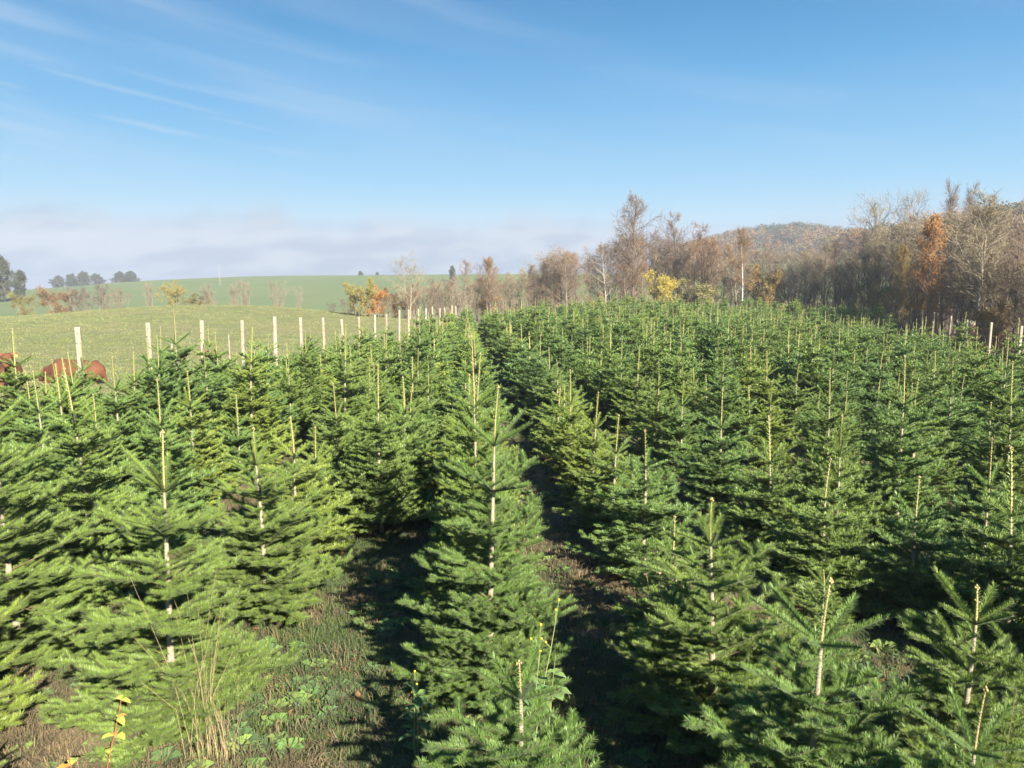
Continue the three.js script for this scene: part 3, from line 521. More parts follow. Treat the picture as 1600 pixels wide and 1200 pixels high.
{
  // the wood behind the plantation: front edge, top of the skyline, then two rows deeper
  const EDGE = [[-12.9, 78, 1.6], [-10.5, 82, 2.7], [-6.9, 85, 2.9], [-4.3, 88, 3.0], [-2.3, 92, 3.9], [1.5, 94, 4.6], [5.5, 95, 5.8], [9.4, 96, 7.4], [12.5, 96, 8.2], [18.8, 96, 8.4], [23.3, 95, 8.0], [26.6, 93, 6.6], [29.5, 90, 5.9], [31.7, 86, 6.0], [33.5, 82, 6.7], [34.5, 76, 8.0], [34.8, 69, 8.2], [33.8, 63, 8.2], [32.0, 57, 7.9], [29.6, 48, 6.9], [27.8, 42, 6.7], [24.9, 34, 6.3]];
  const R = rngOf(99), rr = (a, b) => a + (b - a) * R();
  let run = 0, next = 0;
  const zoneOf = (x, d) => d < 60 ? 'at the right edge' : x > 27 && d < 84 ? 'around the orange tree' : x > 22 ? 'near the white birch' : x > 8 ? 'around the tall alders' : x > -4 ? 'left of the tall alders' : 'where the left fence ends';
  for (let k = 0; k + 1 < EDGE.length; k++) {
    const [x0, d0, h0] = EDGE[k], [x1, d1, h1] = EDGE[k + 1], L = Math.hypot(x1 - x0, d1 - d0), nx = (d0 - d1) / L, nd = (x1 - x0) / L, away = nd < 0 ? -1 : 1;
    for (; next < run + L; next += 0.4 + 0.24 * R()) {
      const t = (next - run) / L, ex = x0 + (x1 - x0) * t, ed = d0 + (d1 - d0) * t, eh = h0 + (h1 - h0) * t, layer = R();
      const off = layer < 0.4 ? rr(-0.8, 0.8) : layer < 0.75 ? rr(1.5, 4.5) : rr(5, 11), out = Math.hypot(ex, ed), x = ex * (1 + off / out) + (k > 13 ? off * 0.5 : 0), d = ed * (1 + off / out);
      const edge = off < 1, zone = zoneOf(ex, ed), low = edge && R() < 0.5;
      const top = low ? groundAt(x, d) + rr(1.8, 3.6) : groundAt(x, d) + (eh - groundAt(ex, ed)) * (edge ? rr(0.62, 0.92) : off < 5 ? rr(0.72, 1.0) : rr(0.85, 1.1));
      const v = R(), mid = x > 6 && x < 31 && d > 84;
      const kind = low ? (v < 0.7 ? 'brush' : 'bush') : mid ? (v < 0.25 ? 'rusty' : v < 0.4 ? 'alder' : v < 0.7 ? 'slim' : 'round') : v < 0.08 ? 'rusty' : v < 0.5 ? 'slim' : v < 0.72 ? 'round' : 'clump';
      const w = R(), tw = mid ? (w < 0.4 ? TW.rust : w < 0.75 ? TW.mauve : TW.grey) : w < 0.45 ? TW.grey : w < 0.8 ? TW.olive : TW.mauve, bk = w < 0.35 ? greyBark : w < 0.6 ? paleBark : darkBark;
      const lv = kind === 'bush' ? (w < 0.35 ? LV.gold : w < 0.7 ? LV.olive : LV.rust) : kind === 'alder' ? LV.cone : LV.rust;
      const depth = edge ? 'at the wood edge' : off < 5 ? 'inside the wood' : 'deep in the wood';
      if (low) growTree(kind, 'wood_shrub', `low autumn shrub ${depth}, ${zone}`, x, d, top, bk, tw, lv, `low shrubs ${depth}, ${zone}`, 1.1);
      else { const tone = tw === TW.rust ? 'reddish' : tw === TW.mauve ? 'purplish-brown' : tw === TW.olive ? 'olive-grey' : 'grey-brown'; growTree(kind, 'bare_tree', `${tone} leafless tree ${depth}, ${zone}`, x, d, top, bk, tw, lv, `${tone} trees ${depth}, ${zone}`, rr(0.85, 1.35)); }
    }
    run += L;
  }
  console.log('wood trees', woodSeed, 'variants', Object.entries(WOOD).map(([k, l]) => k + ':' + l.map((f) => f.tris)).join(' '));
}
{
  // woodland on the two hills at the right: read as one mass
  const R = rngOf(321), spots = [];
  const lump = () => { const t = new Tris(); for (let k = 0; k < 240; k++) { const a = R() * 6.28, z = R() * 2 - 1, rr = Math.cbrt(0.25 + 0.75 * R()), q = Math.sqrt(1 - z * z) * rr, p = V(Math.cos(a) * q * 2.4, 5.2 + z * rr * 4.2, Math.sin(a) * q * 2.4), e = () => (R() - 0.5) * 1.15; t.tri(p.x, p.y, p.z, p.x + e(), p.y + e(), p.z + e(), p.x + e(), p.y + e(), p.z + e()); } t.tri(-0.2, 0, 0, 0.2, 0, 0, 0, 5, 0); return t.geometry(); };
  for (let k = 0; k < 12000 && spots.length < 5200; k++) {
    const x = 80 + R() * 260, d = 190 + R() * 400, y = spline(x, d);
    const a = Math.atan2(x, d) * 180 / Math.PI;
    const far = d > 380 && y > 9.5 && !(x > 128 && x < 168 && d > 425 && d < 475), near = d < 310 && x > 118 && y > 8.5 || d > 300 && d < 400 && x > 190;
    if (a > 38 || !(far || near)) continue;
    spots.push([x, y, d, near]);
  }
  const o = new THREE.Group(); o.name = 'hill_woodland'; scene.add(o); tag(o, 'autumn woodland covering the hills behind the wood at right', 'woodland', null, 'stuff');
  const M = new THREE.Matrix4(), Q = new THREE.Quaternion(), c = new THREE.Color(), tones = [[0.19, 0.085, 0.03], [0.22, 0.11, 0.03], [0.16, 0.1, 0.045], [0.05, 0.065, 0.03], [0.165, 0.125, 0.055], [0.045, 0.052, 0.03]];
  for (let v = 0; v < 3; v++) {
    const list = spots.filter((_, k) => k % 3 === v), im = new THREE.InstancedMesh(lump(), new THREE.MeshStandardMaterial({ color: 0xffffff, roughness: 1, side: THREE.DoubleSide }), list.length); im.name = 'crowns';
    list.forEach(([x, y, d, near], k) => { const s = (near ? 1.0 : 0.95) * (0.7 + 0.6 * R()); M.compose(V(x, y - 0.3, -d), Q.setFromAxisAngle(V(0, 1, 0), R() * 6.28), V(s * 1.25, s, s * 1.25)); im.setMatrixAt(k, M); const n = N3(x * 0.03, d * 0.03, 4), q = tones[y > 24 && R() < 0.55 ? (R() < 0.5 ? 3 : 5) : Math.floor((n * 0.5 + 0.5 + (R() - 0.5) * 0.7) * 5.99 + 6) % 6]; im.setColorAt(k, c.setRGB(...q)); });
    o.add(im);
  }
}
// ---------- fences ----------
function woodTexture() {
  const c = document.createElement('canvas'); c.width = 128; c.height = 512; const g = c.getContext('2d'), R = rngOf(31);
  g.fillStyle = '#c9bfae'; g.fillRect(0, 0, 128, 512);
  for (let k = 0; k < 420; k++) { g.globalAlpha = 0.15 + 0.35 * R(); g.fillStyle = ['#9d907c', '#e4dccd', '#857866', '#b8ab96'][Math.floor(R() * 4)]; g.fillRect(R() * 128, R() * 512, 0.6 + R() * 1.6, 40 + R() * 220); }
  for (let k = 0; k < 7; k++) { g.globalAlpha = 0.7; g.fillStyle = '#6a5b48'; g.beginPath(); g.ellipse(R() * 128, R() * 512, 3 + R() * 3, 5 + R() * 5, 0, 0, 7); g.fill(); }
  const t = new THREE.CanvasTexture(c); t.colorSpace = THREE.SRGBColorSpace; t.wrapS = t.wrapT = THREE.RepeatWrapping; t.magFilter = THREE.LinearFilter; return t;
}
const postMap = woodTexture();
const postM = [new THREE.MeshStandardMaterial({ color: lin(0.58, 0.55, 0.5), map: postMap, bumpMap: postMap, bumpScale: 0.004, roughness: 0.9 }), new THREE.MeshStandardMaterial({ color: lin(0.52, 0.49, 0.43), map: postMap, bumpMap: postMap, bumpScale: 0.004, roughness: 0.9 })];
const wireM = new THREE.MeshStandardMaterial({ color: lin(0.42, 0.42, 0.4), metalness: 0.8, roughness: 0.5 });
const ironM = new THREE.MeshStandardMaterial({ color: lin(0.16, 0.13, 0.11), metalness: 0.6, roughness: 0.6 });
function postGeometry(w, h) {                               // sawn timber with worn corners and a chamfered head
  const s = new THREE.Shape(), a = w / 2, c = w * 0.14;
  s.moveTo(-a + c, -a); s.lineTo(a - c, -a); s.lineTo(a, -a + c); s.lineTo(a, a - c); s.lineTo(a - c, a); s.lineTo(-a + c, a); s.lineTo(-a, a - c); s.lineTo(-a, -a + c); s.closePath();
  const g = new THREE.ExtrudeGeometry(s, { depth: h - 0.012, bevelEnabled: true, bevelThickness: 0.012, bevelSize: 0.01, bevelOffset: -0.01, bevelSegments: 1 });
  g.rotateX(-Math.PI / 2); return g;
}
const postG = [postGeometry(0.1, 2.75), postGeometry(0.105, 2.75), postGeometry(0.11, 2.75)];
function fence(label, spots, heightOut, wires, seed) {
  const R = rngOf(seed), [x0, d0] = spots[0], o = thing('timber_fence', label, 'fence', x0, groundAt(x0, d0), -d0), tops = [];
  spots.forEach(([x, d]) => {
    const y = groundAt(x, d) + heightOut + (R() - 0.5) * 0.14 - 2.75, m = part(o, 'post', postG[Math.floor(R() * 3)], postM[R() < 0.7 ? 0 : 1]);
    m.position.set(x - x0, y - o.position.y, -d + d0); m.rotation.set((R() - 0.5) * 0.05, (R() - 0.5) * 0.6 + 0.15, (R() - 0.5) * 0.06);
    const bolt = part(m, 'bolt', new THREE.CylinderGeometry(0.012, 0.012, 0.02, 8).rotateX(Math.PI / 2), ironM); bolt.position.set(0, 2.62, 0.055);
    tops.push(V(x - x0, y + 2.75 - o.position.y, -d + d0));
  });
  for (const drop of wires) { const w = new Wood(), pts = []; for (let k = 0; k < tops.length; k++) { pts.push(tops[k].clone().add(V(0.058, -drop, 0))); if (k + 1 < tops.length) pts.push(tops[k].clone().lerp(tops[k + 1], 0.5).add(V(0.058, -drop - 0.025, 0))); } w.tube(pts, pts.map(() => 0.0022), 4, false); part(o, 'wire', w.geometry(), wireM); }
}
{
  const left = []; for (let k = -1; k < 20; k++) { const d = 16 + 2.55 * k; left.push([fenceX(d), d]); }
  fence('pale timber fence posts with wires along the meadow at left', left, 2.2, [0.12, 0.5, 0.85, 1.2, 1.55, 1.9], 61);
  const right = []; for (let d = 30; d < 84; d += 4.3) right.push([rightX(d) + 0.2, d]);
  fence('pale timber fence posts along the wood at right', right, 2.3, [0.12, 0.6, 1.1, 1.6], 62);
}
{
  // thin stakes of an electric fence in the meadow
  const stake = new Wood(); stake.tube([V(0, -0.3, 0), V(0.01, 0.6, 0), V(0.01, 1.55, 0.01)], [0.04, 0.038, 0.034], 7);
  const sg = stake.geometry(), ins = new THREE.CylinderGeometry(0.02, 0.02, 0.05, 8).rotateZ(Math.PI / 2);
  [[-9.4, 21.2, 'short round stake standing between the second and third fence posts'], [-10.4, 33.5, 'short round stake behind the fence near the seventh post'], [-10.1, 27.4, 'short round stake behind the fourth fence post']].forEach(([x, d, label]) => {
    const o = thing('meadow_stake', label, 'stake', x, groundAt(x, d), -d); part(o, 'stick', sg, postM[1]); part(o, 'insulator', ins, ironM).position.set(0.04, 1.4, 0.01);
  });
  // a trough on the grass
  const x = -14.2, d = 36, o = thing('feed_trough', 'small reddish-brown trough on the meadow beside a fence post', 'trough', x, groundAt(x, d), -d), M = matte(0.2, 0.075, 0.055, 0.7);
  const side = new THREE.BoxGeometry(0.62, 0.26, 0.03), end = new THREE.BoxGeometry(0.03, 0.26, 0.3), leg = new THREE.BoxGeometry(0.05, 0.4, 0.05);
  for (const s of [-1, 1]) { const a = part(o, 'side_panel', side, M); a.position.set(0, 0.42, s * 0.16); a.rotation.x = s * 0.2; const b = part(o, 'end_panel', end, M); b.position.set(s * 0.296, 0.415, 0); for (const t of [-1, 1]) part(o, 'leg', leg, M).position.set(s * 0.27, 0.17, t * 0.1); }
  part(o, 'bottom', new THREE.BoxGeometry(0.56, 0.03, 0.26), M).position.set(0, 0.3, 0);
}
// ---------- masts far off ----------
{
  const tallPole = (x, d, h, label, arms) => { const o = thing('utility_pole', label, 'pole', x, groundAt(x, d) - 0.3, -d), w = new Wood(); w.tube([V(0, 0, 0), V(0, h, 0)], [0.07, 0.05], 7); part(o, 'shaft', w.geometry(), postM[0]); for (const [y, l] of arms) { const a = new Wood(); a.tube([V(-l, y, 0), V(l, y, 0)], [0.07, 0.07], 5); part(o, 'crossarm', a.geometry(), postM[1]); } };
  tallPole(-228, 420, 13, 'thin power pole with crossarm among the hazy far trees', [[12.2, 1.2]]);
  tallPole(-101.5, 270, 7.6, 'pale thin mast standing in the green field on the far hill', [[6.9, 0.5]]);
}
// ---------- two brown cattle lying in the meadow ----------
function bodyMesh(bones, lo, hi, res) {                     // tapered capsules joined by a smooth minimum
  const mc = new MarchingCubes(res, new THREE.MeshStandardMaterial(), false, false, 60000), size = Math.max(hi[0] - lo[0], hi[1] - lo[1], hi[2] - lo[2]) / 2 * 1.08, c = [0, 1, 2].map((k) => (lo[k] + hi[k]) / 2);
  mc.isolation = 0;
  const half = res / 2;
  for (let z = 0; z < res; z++) for (let y = 0; y < res; y++) for (let x = 0; x < res; x++) {
    const p = [(x - half) / half * size + c[0], (y - half) / half * size + c[1], (z - half) / half * size + c[2]]; let acc = 0;
    for (const [a, ra, b, rb] of bones) {
      const ab = [b[0] - a[0], b[1] - a[1], b[2] - a[2]], ap = [p[0] - a[0], p[1] - a[1], p[2] - a[2]], L2 = ab[0] ** 2 + ab[1] ** 2 + ab[2] ** 2, t = L2 ? Math.min(1, Math.max(0, (ab[0] * ap[0] + ab[1] * ap[1] + ab[2] * ap[2]) / L2)) : 0;
      acc += Math.exp(-(Math.hypot(ap[0] - ab[0] * t, ap[1] - ab[1] * t, ap[2] - ab[2] * t) - (ra + (rb - ra) * t)) * 26);
    }
    mc.field[x + y * res + z * res * res] = Math.log(Math.max(acc, 1e-30)) / 26;
  }
  mc.update();
  const n = mc.count ?? mc.geometry.drawRange.count, g = new THREE.BufferGeometry(), P = new Float32Array(n * 3), Q = new Float32Array(n * 3);
  for (let k = 0; k < n * 3; k++) { P[k] = mc.positionArray[k] * size + c[k % 3]; Q[k] = mc.normalArray[k]; }
  g.setAttribute('position', new THREE.BufferAttribute(P, 3)); g.setAttribute('normal', new THREE.BufferAttribute(Q, 3));
  return g;
}
{
  // lying cow, nose along +x: barrel, rump, folded legs, raised neck and head
  const bones = [[[-0.75, 0.5, 0], 0.36, [0.35, 0.52, 0], 0.4], [[-0.85, 0.56, 0], 0.3, [-0.55, 0.5, 0], 0.38], [[-0.8, 0.82, 0], 0.07, [0.45, 0.86, 0], 0.08], [[0.45, 0.55, 0], 0.34, [0.72, 0.5, 0], 0.25],
    [[0.6, 0.62, 0], 0.25, [1.02, 1.0, 0.02], 0.15], [[1.02, 1.04, 0.02], 0.13, [1.12, 1.06, 0.03], 0.12], [[1.12, 1.05, 0.03], 0.115, [1.42, 0.86, 0.08], 0.075], [[1.42, 0.86, 0.08], 0.078, [1.47, 0.83, 0.09], 0.07],
    [[-0.7, 0.3, 0.25], 0.2, [-0.2, 0.2, 0.42], 0.11], [[-0.2, 0.2, 0.42], 0.09, [-0.62, 0.08, 0.52], 0.055], [[0.55, 0.3, 0.22], 0.14, [0.95, 0.12, 0.26], 0.075], [[0.95, 0.12, 0.26], 0.065, [0.6, 0.06, 0.34], 0.05], [[0.55, 0.3, -0.22], 0.14, [0.95, 0.12, -0.24], 0.075], [[-0.7, 0.3, -0.25], 0.2, [-0.25, 0.14, -0.4], 0.1],
    [[-0.78, 0.84, 0.17], 0.075, [-0.62, 0.82, 0.2], 0.06], [[-0.78, 0.84, -0.17], 0.075, [-0.62, 0.82, -0.2], 0.06], [[0.42, 0.88, 0], 0.09, [0.56, 0.86, 0], 0.08], [[-0.15, 0.42, 0.18], 0.26, [0.15, 0.42, 0.2], 0.25], [[-1.12, 0.62, 0], 0.045, [-1.2, 0.12, 0.1], 0.03]];
  const resting = bones.map((b, k) => k === 4 ? [[0.6, 0.58, 0], 0.25, [1.05, 0.5, 0.1], 0.15] : k === 5 ? [[1.05, 0.5, 0.1], 0.14, [1.14, 0.47, 0.14], 0.125] : k === 6 ? [[1.14, 0.46, 0.14], 0.12, [1.4, 0.24, 0.26], 0.075] : k === 7 ? [[1.4, 0.24, 0.26], 0.078, [1.44, 0.2, 0.28], 0.07] : b);
  const bodyG = bodyMesh(bones, [-1.3, -0.05, -0.65], [1.6, 1.3, 0.65], 84), restG = bodyMesh(resting, [-1.3, -0.05, -0.65], [1.6, 1.3, 0.65], 84);
  const coat = matte(0.125, 0.044, 0.016, 0.8), dark = matte(0.09, 0.04, 0.03, 0.6), tagM = matte(0.75, 0.62, 0.05, 0.5), hornless = matte(0.16, 0.055, 0.025, 0.8), muzzleM = matte(0.33, 0.2, 0.15, 0.6);
  const earG = new THREE.SphereGeometry(1, 10, 8).scale(0.035, 0.06, 0.125), tagG = new THREE.BoxGeometry(0.012, 0.075, 0.06), eyeG = new THREE.SphereGeometry(0.018, 8, 6), muzG = new THREE.SphereGeometry(1, 12, 8).scale(0.05, 0.06, 0.075);
  const cow = (label, x, d, turn, s, low) => {
    const dx = low ? 0.05 : 0, dy = low ? -0.58 : 0, dz = low ? 0.13 : 0;
    const o = thing('cow', label, 'cow', x, groundAt(x, d) - (low ? 0.1 : 0.02), -d, 'cattle resting in the meadow'); o.rotation.y = turn; o.scale.setScalar(s);
    part(o, 'body', low ? restG : bodyG, coat);
    for (const e of [-1, 1]) { const ear = part(o, 'ear', earG, hornless); ear.position.set(1.06 + dx, 1.13 + dy, 0.02 + dz + e * 0.2); ear.rotation.x = e * 0.35; part(ear, 'ear_tag', tagG, tagM).position.set(0.03, -0.02, e * 0.06); part(o, 'eye', eyeG, dark).position.set(1.2 + dx, 1.07 + dy, 0.04 + dz + e * 0.105); }
    part(o, 'muzzle', muzG, muzzleM).position.set(low ? 1.45 : 1.475, low ? 0.2 : 0.83, low ? 0.28 : 0.09);
  };
  cow('brown cow with yellow ear tag raising its head at the left edge', -15.3, 23.2, -0.95, 0.9, false);
  cow('brown cow lying behind the first fence post, head hidden by a fir', -13.9, 24.2, Math.PI - 0.1, 0.9, true);
}
// ---------- stump at the wood edge ----------
{
  const x = 24.7, d = 41.5, o = thing('tree_stump', 'broken pale tree stump at the wood edge near the right side', 'stump', x, groundAt(x, d), -d), w = new Wood(), R = rngOf(8);
  w.tube([V(0, -0.2, 0), V(0.02, 0.3, 0), V(0.05, 1.1, 0), V(0.08, 1.9, 0.02)], [0.3, 0.2, 0.17, 0.15], 11); part(o, 'bole', w.geometry(), matte(0.3, 0.17, 0.09));
  const s = new Wood(); for (let k = 0; k < 9; k++) { const a = k * 0.7; s.tube([V(0.08 + Math.cos(a) * 0.1, 1.85, Math.sin(a) * 0.1), V(0.08 + Math.cos(a) * 0.11, 2.0 + R() * 0.22, Math.sin(a) * 0.11)], [0.05, 0.01], 4); } part(o, 'splinters', s.geometry(), matte(0.6, 0.52, 0.4));
}
// ---------- grass, straw, weeds ----------
function tuft(seed, blades, h, w, spread, bend) { const R = rngOf(seed), t = new Tris(); for (let k = 0; k < blades; k++) { const a = R() * 6.28, r = Math.sqrt(R()) * spread, x = Math.cos(a) * r, z = Math.sin(a) * r, L = h * (0.5 + 0.7 * R()), b = R() * 6.28, e = bend * (0.3 + R()), mx = x + Math.cos(b) * e * L * 0.35, mz = z + Math.sin(b) * e * L * 0.35, tx = x + Math.cos(b) * e * L, tz = z + Math.sin(b) * e * L, c = Math.cos(b + 1.57) * w / 2, s = Math.sin(b + 1.57) * w / 2, my = L * 0.6, ty = L * Math.max(0.15, 1 - e * 0.5); t.tri(x - c, -0.01, z - s, x + c, -0.01, z + s, mx + c * 0.8, my, mz + s * 0.8); t.tri(x - c, -0.01, z - s, mx + c * 0.8, my, mz + s * 0.8, mx - c * 0.8, my, mz - s * 0.8); t.tri(mx - c * 0.8, my, mz - s * 0.8, mx + c * 0.8, my, mz + s * 0.8, tx, ty, tz); } return t.geometry(); }
function scatter(name, label, category, geos, material, spots, tones, seed) {
  const o = new THREE.Group(); o.name = name; scene.add(o); tag(o, label, category, null, 'stuff');
  const R = rngOf(seed), M = new THREE.Matrix4(), Q = new THREE.Quaternion(), c = new THREE.Color();
  geos.forEach((g, v) => { const list = spots.filter((_, k) => k % geos.length === v), im = new THREE.InstancedMesh(g, material, list.length); im.name = 'blades'; im.castShadow = im.receiveShadow = true; list.forEach(([x, d, s], k) => { M.compose(V(x, groundAt(x, d), -d), Q.setFromEuler(new THREE.Euler((R() - 0.5) * 0.3, R() * 6.28, (R() - 0.5) * 0.3)), V(s, s * (0.7 + 0.6 * R()), s)); im.setMatrixAt(k, M); const a = tones[Math.floor(R() * tones.length)], f = 0.75 + 0.5 * R(); im.setColorAt(k, c.setRGB(a[0] * f, a[1] * f, a[2] * f)); }); o.add(im); });
}
const whiteLeaf = new THREE.MeshPhysicalMaterial({ color: 0xffffff, roughness: 0.95, transmission: 0.2, thickness: 0, side: THREE.DoubleSide });
{
  const R = rngOf(717), green = [], straw = [], field = [], litterSpots = [];
  for (let k = 0; k < 60000; k++) {
    const d = 3 + 22 * Math.pow(R(), 1.7), x = (R() * 1.5 - 0.78) * (d + 1);
    if (!inFirs(x, d)) continue;
    const n = fbm(x * 0.5, d * 0.5, 3.3, 3) + 0.3 * (R() - 0.5);
    if (n > -0.12 && green.length < 14000) green.push([x, d, 0.55 + 0.6 * R()]); else if (straw.length < 12000) straw.push([x, d, 0.6 + 0.7 * R()]);
    if (k % 34 === 0) litterSpots.push([x, d, 0.6 + 0.8 * R()]);
  }
  for (let k = 0; k < 60000 && field.length < 15000; k++) { const d = 13 + 75 * Math.pow(R(), 1.3), x = fenceX(d) - 0.3 - R() * (0.72 * d); if (x < -0.7 * d - 2) continue; field.push([x, d, (0.7 + 0.6 * R()) * (1 + d * 0.012)]); }
  scatter('grass', 'short green grass and moss between the fir rows', 'grass', [1, 2, 3].map((s) => tuft(s, 26, 0.075, 0.006, 0.1, 0.8)), whiteLeaf, green, [[0.08, 0.125, 0.028], [0.11, 0.14, 0.03], [0.06, 0.1, 0.024]], 11);
  scatter('dry_grass', 'flattened straw-coloured dry grass between the fir rows', 'dry grass', [4, 5, 6].map((s) => tuft(s, 22, 0.1, 0.006, 0.11, 1.6)), whiteLeaf, straw, [[0.24, 0.175, 0.085], [0.18, 0.13, 0.065], [0.14, 0.12, 0.045], [0.12, 0.085, 0.045]], 12);
  scatter('meadow_grass', 'short grazed grass of the meadow beyond the fence', 'grass', [7, 8, 9].map((s) => tuft(s, 16, 0.045, 0.014, 0.22, 1.1)), whiteLeaf, field, [[0.19, 0.215, 0.068], [0.24, 0.23, 0.09], [0.175, 0.2, 0.06]], 13);
  const rosette = (seed) => { const q = rngOf(seed), t = new Tris(); for (let k = 0; k < 9; k++) { const a = k * 0.7 + q() * 0.5, L = 0.05 + 0.05 * q(), c = Math.cos(a), s = Math.sin(a), w = L * 0.32, u = 0.01 + 0.03 * q(); t.tri(0, 0.005, 0, c * L * 0.6 - s * w, u + 0.012, s * L * 0.6 + c * w, c * L, u, s * L); t.tri(0, 0.005, 0, c * L, u, s * L, c * L * 0.6 + s * w, u + 0.012, s * L * 0.6 - c * w); } return t.geometry(); };
  const low = []; for (let k = 0; k < 9000 && low.length < 1900; k++) { const d = 3 + 16 * Math.pow(R(), 1.5), x = (R() * 1.5 - 0.78) * (d + 1); if (inFirs(x, d) && fbm(x * 0.8, d * 0.8, 9.3, 3) > 0.08) low.push([x, d, 0.6 + 0.9 * R()]); }
  scatter('ground_weeds', 'low broad-leaved weeds scattered in the lanes', 'weeds', [31, 32, 33].map(rosette), whiteLeaf, low, [[0.1, 0.18, 0.035], [0.14, 0.2, 0.04], [0.08, 0.14, 0.04]], 15);
  const lf = new Tris(); lf.tri(-0.02, 0.02, 0, 0.02, 0.022, 0.008, 0, 0.035, 0.04); lf.tri(-0.02, 0.02, 0, 0, 0.014, -0.03, 0.02, 0.022, 0.008);
  scatter('fallen_leaves', 'brown and orange fallen leaves between the firs', 'leaves', [lf.geometry()], whiteLeaf, litterSpots, [[0.3, 0.12, 0.04], [0.22, 0.11, 0.05], [0.4, 0.22, 0.06]], 14);
}
// a leafy weed: stem, alternate leaves, optional flower heads
function weed(name, label, category, x, d, o) {
  const R = rngOf(o.seed), rr = (a, b) => a + (b - a) * R(), g = thing(name, label, category, x, groundAt(x, d) + (o.lift ?? 0), -d);
  for (let s = 0; s < o.stems; s++) {
    const a = R() * 6.28, H = o.height * rr(0.75, 1), p = V(Math.cos(a) * 0.03, -0.05, Math.sin(a) * 0.03), dir = V((o.leanX ?? 0) + rr(-0.12, 0.12), 1, (o.leanZ ?? 0) + rr(-0.12, 0.12)).normalize(), pts = [p.clone()];
    for (let k = 0; k < 7; k++) { dir.x += rr(-0.06, 0.06); dir.z += rr(-0.06, 0.06); dir.normalize(); p.addScaledVector(dir, (H + 0.05) / 7); pts.push(p.clone()); }
    const w = new Wood(); w.tube(pts, pts.map((_, k) => o.r * (1 - 0.09 * k)), 5);
    if (o.forks) for (let k = 0; k < o.forks; k++) { const q = pts[5 + (k % 2)], e = q.clone().add(V(rr(-0.09, 0.09), rr(0.05, 0.12), rr(-0.09, 0.09))); w.tube([q, e], [o.r * 0.5, o.r * 0.35], 4); if (o.head) { const h = part(g, 'flower_head', new THREE.SphereGeometry(o.headR ?? 0.014, 7, 5), o.head); h.position.copy(e); } }
    part(g, 'stem', w.geometry(), o.stemM);
    if (o.head) part(g, 'flower_head', new THREE.SphereGeometry((o.headR ?? 0.014) * 1.1, 7, 5), o.head).position.copy(pts[7]);
    for (let k = 0; k < o.leaves; k++) {
      const t = (o.from ?? 0.05) + ((o.to ?? 0.95) - (o.from ?? 0.05)) * (k + R() * 0.6) / o.leaves, q = pts[Math.min(7, Math.round(t * 7))], b = R() * 6.28, L = o.leafL * rr(0.6, 1.15) * (1.15 - 0.5 * t), wd = L * (o.leafW ?? 0.5), l = new Tris(), cx = Math.cos(b), cz = Math.sin(b), up = rr(-0.1, 0.55);
      const P = (u, v, y) => [q.x + cx * u * L - cz * v * wd, q.y + y * L + u * up * L - u * u * 0.35 * L, q.z + cz * u * L + cx * v * wd], quad = (A, B, C, D) => { l.tri(...A, ...B, ...C); l.tri(...A, ...C, ...D); };
      quad(P(0, -0.06, 0), P(0.35, -0.5, 0.1), P(0.4, 0, 0.02), P(0, 0.06, 0)); quad(P(0, 0.06, 0), P(0.4, 0, 0.02), P(0.35, 0.5, 0.1), P(0, 0.05, 0)); quad(P(0.35, -0.5, 0.1), P(0.75, -0.36, 0.08), P(0.8, 0, 0), P(0.4, 0, 0.02)); quad(P(0.4, 0, 0.02), P(0.8, 0, 0), P(0.75, 0.36, 0.08), P(0.35, 0.5, 0.1)); quad(P(0.75, -0.36, 0.08), P(1, 0, -0.05), P(0.8, 0, 0), P(0.78, -0.1, 0)); quad(P(0.8, 0, 0), P(1, 0, -0.05), P(0.75, 0.36, 0.08), P(0.78, 0.1, 0));
      part(g, 'leaf', l.geometry(), o.leafM[Math.floor(R() * o.leafM.length)]);
    }
  }
}
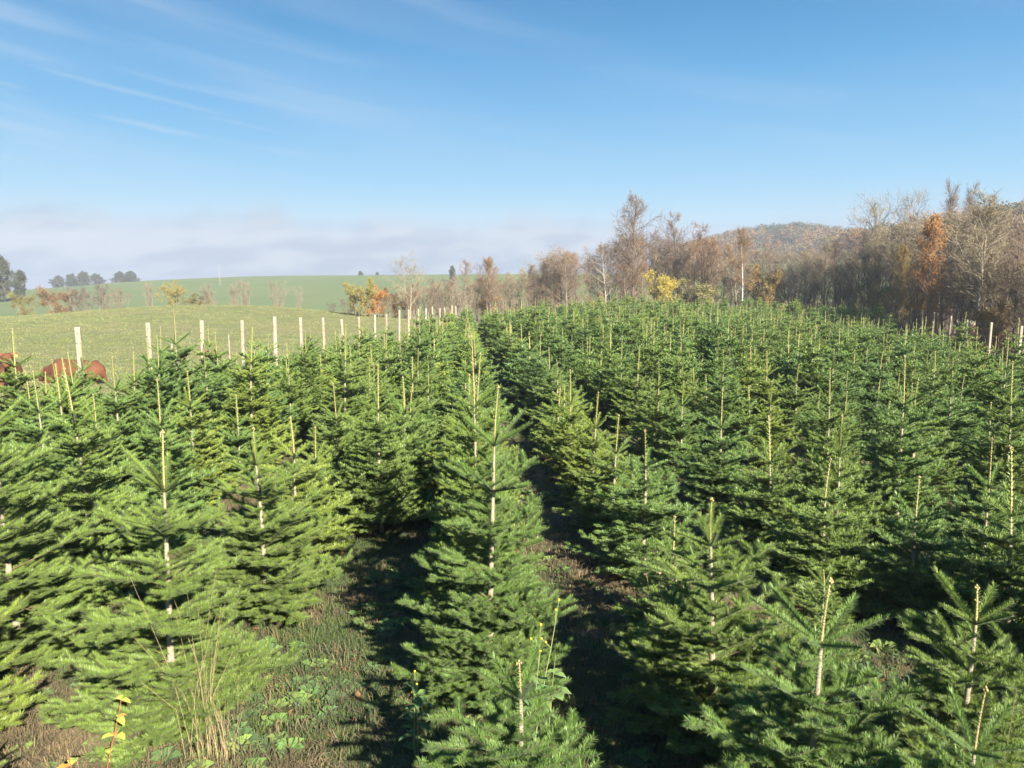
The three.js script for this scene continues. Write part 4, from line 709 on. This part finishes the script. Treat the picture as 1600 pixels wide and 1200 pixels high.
{
  const fresh = leafy(0.16, 0.26, 0.05), fresh2 = leafy(0.1, 0.2, 0.05), stemG = matte(0.22, 0.26, 0.09), yellowM = matte(0.6, 0.4, 0.03), tanM = matte(0.4, 0.3, 0.18), redM = matte(0.35, 0.09, 0.05), yl = leafy(0.55, 0.5, 0.06), yl2 = leafy(0.42, 0.5, 0.06), ol = leafy(0.6, 0.3, 0.04);
  weed('sow_thistle', 'tall weed with small yellow flowers right of the middle fir', 'weed', 0.1, 4.9, { seed: 1, stems: 2, height: 1.45, r: 0.006, leaves: 9, leafL: 0.17, leafM: [fresh, fresh2], stemM: stemG, head: yellowM, forks: 3, headR: 0.009, leanX: 0.06, to: 0.6 });
  weed('leafy_weed', 'leafy green weed left of the foot of the middle fir', 'weed', -0.68, 4.95, { seed: 2, stems: 3, height: 0.62, r: 0.006, leaves: 10, leafL: 0.16, leafW: 0.4, leafM: [fresh, fresh2], stemM: stemG, head: yellowM, forks: 1, headR: 0.008 });
  weed('leafy_weed', 'pale green broad-leaved weed right of the middle fir foot', 'weed', 0.2, 4.75, { seed: 3, stems: 2, height: 0.95, r: 0.005, leaves: 8, leafL: 0.15, leafW: 0.8, leafM: [fresh], stemM: stemG, from: 0.6 });
  weed('knotweed_shoot', 'red-stemmed shoot with yellow and orange leaves at lower left', 'sapling', -2.5, 4.3, { seed: 14, stems: 1, height: 0.82, r: 0.005, leaves: 12, leafL: 0.095, leafW: 0.75, leafM: [yl, yl2, ol, yl], stemM: redM, leanX: 0.14, leanZ: -0.1, from: 0.62, to: 1 });
  weed('knotweed_shoot', 'low plant with orange and yellow leaves at lower left', 'sapling', -2.62, 4.28, { seed: 15, stems: 1, height: 0.5, r: 0.005, from: 0.7, leaves: 5, leafL: 0.13, leafW: 0.75, leafM: [ol, yl2], stemM: redM });
  weed('dry_flower', 'dry brown seed heads beside the short fir right of centre', 'weed', 1.2, 5.9, { seed: 6, stems: 4, height: 1.25, r: 0.0035, leaves: 0, leafL: 0.1, leafM: [fresh], stemM: tanM, head: tanM, forks: 2, headR: 0.014 });
  // long straw standing through the left fir
  const straw = [matte(0.38, 0.29, 0.15), matte(0.3, 0.235, 0.12)];
  const clump = (label, x, d, n, h, seed) => { const R = rngOf(seed), o = thing('straw_clump', label, 'dry grass', x, groundAt(x, d), -d, undefined); for (let k = 0; k < n; k++) { const a = R() * 6.28, b = R() * 6.28, L = h * (0.45 + 0.55 * R()), lean = 0.08 + 0.55 * R() * R(), w = new Wood(), p = V(Math.cos(a) * 0.12 * R(), -0.03, Math.sin(a) * 0.12 * R()), kink = R() < 0.35 ? 0.5 + 0.6 * R() : 0.25 * R(); w.tube([p, p.clone().add(V(Math.cos(b) * lean * L * 0.3, L * 0.5, Math.sin(b) * lean * L * 0.3)), p.clone().add(V(Math.cos(b) * lean * L * (0.8 + kink), L * (1 - kink * 0.3), Math.sin(b) * lean * L * (0.8 + kink)))], [0.0017, 0.0014, 0.0008], 4); part(o, 'stalk', w.geometry(), straw[k % 2]); } };
  clump('long straw stalks standing up through the left fir', -2.1, 4.85, 24, 1.45, 21);
  clump('shorter bleached straw at the foot of the left fir', -1.95, 4.8, 34, 0.7, 22);
  clump('thin dry stalks behind the small bottom fir', 0.33, 4.1, 7, 0.9, 23);
  clump('two dry grass stalks at the lower right edge', 2.75, 3.95, 4, 1.25, 24);
}
renderer.render(scene, camera);
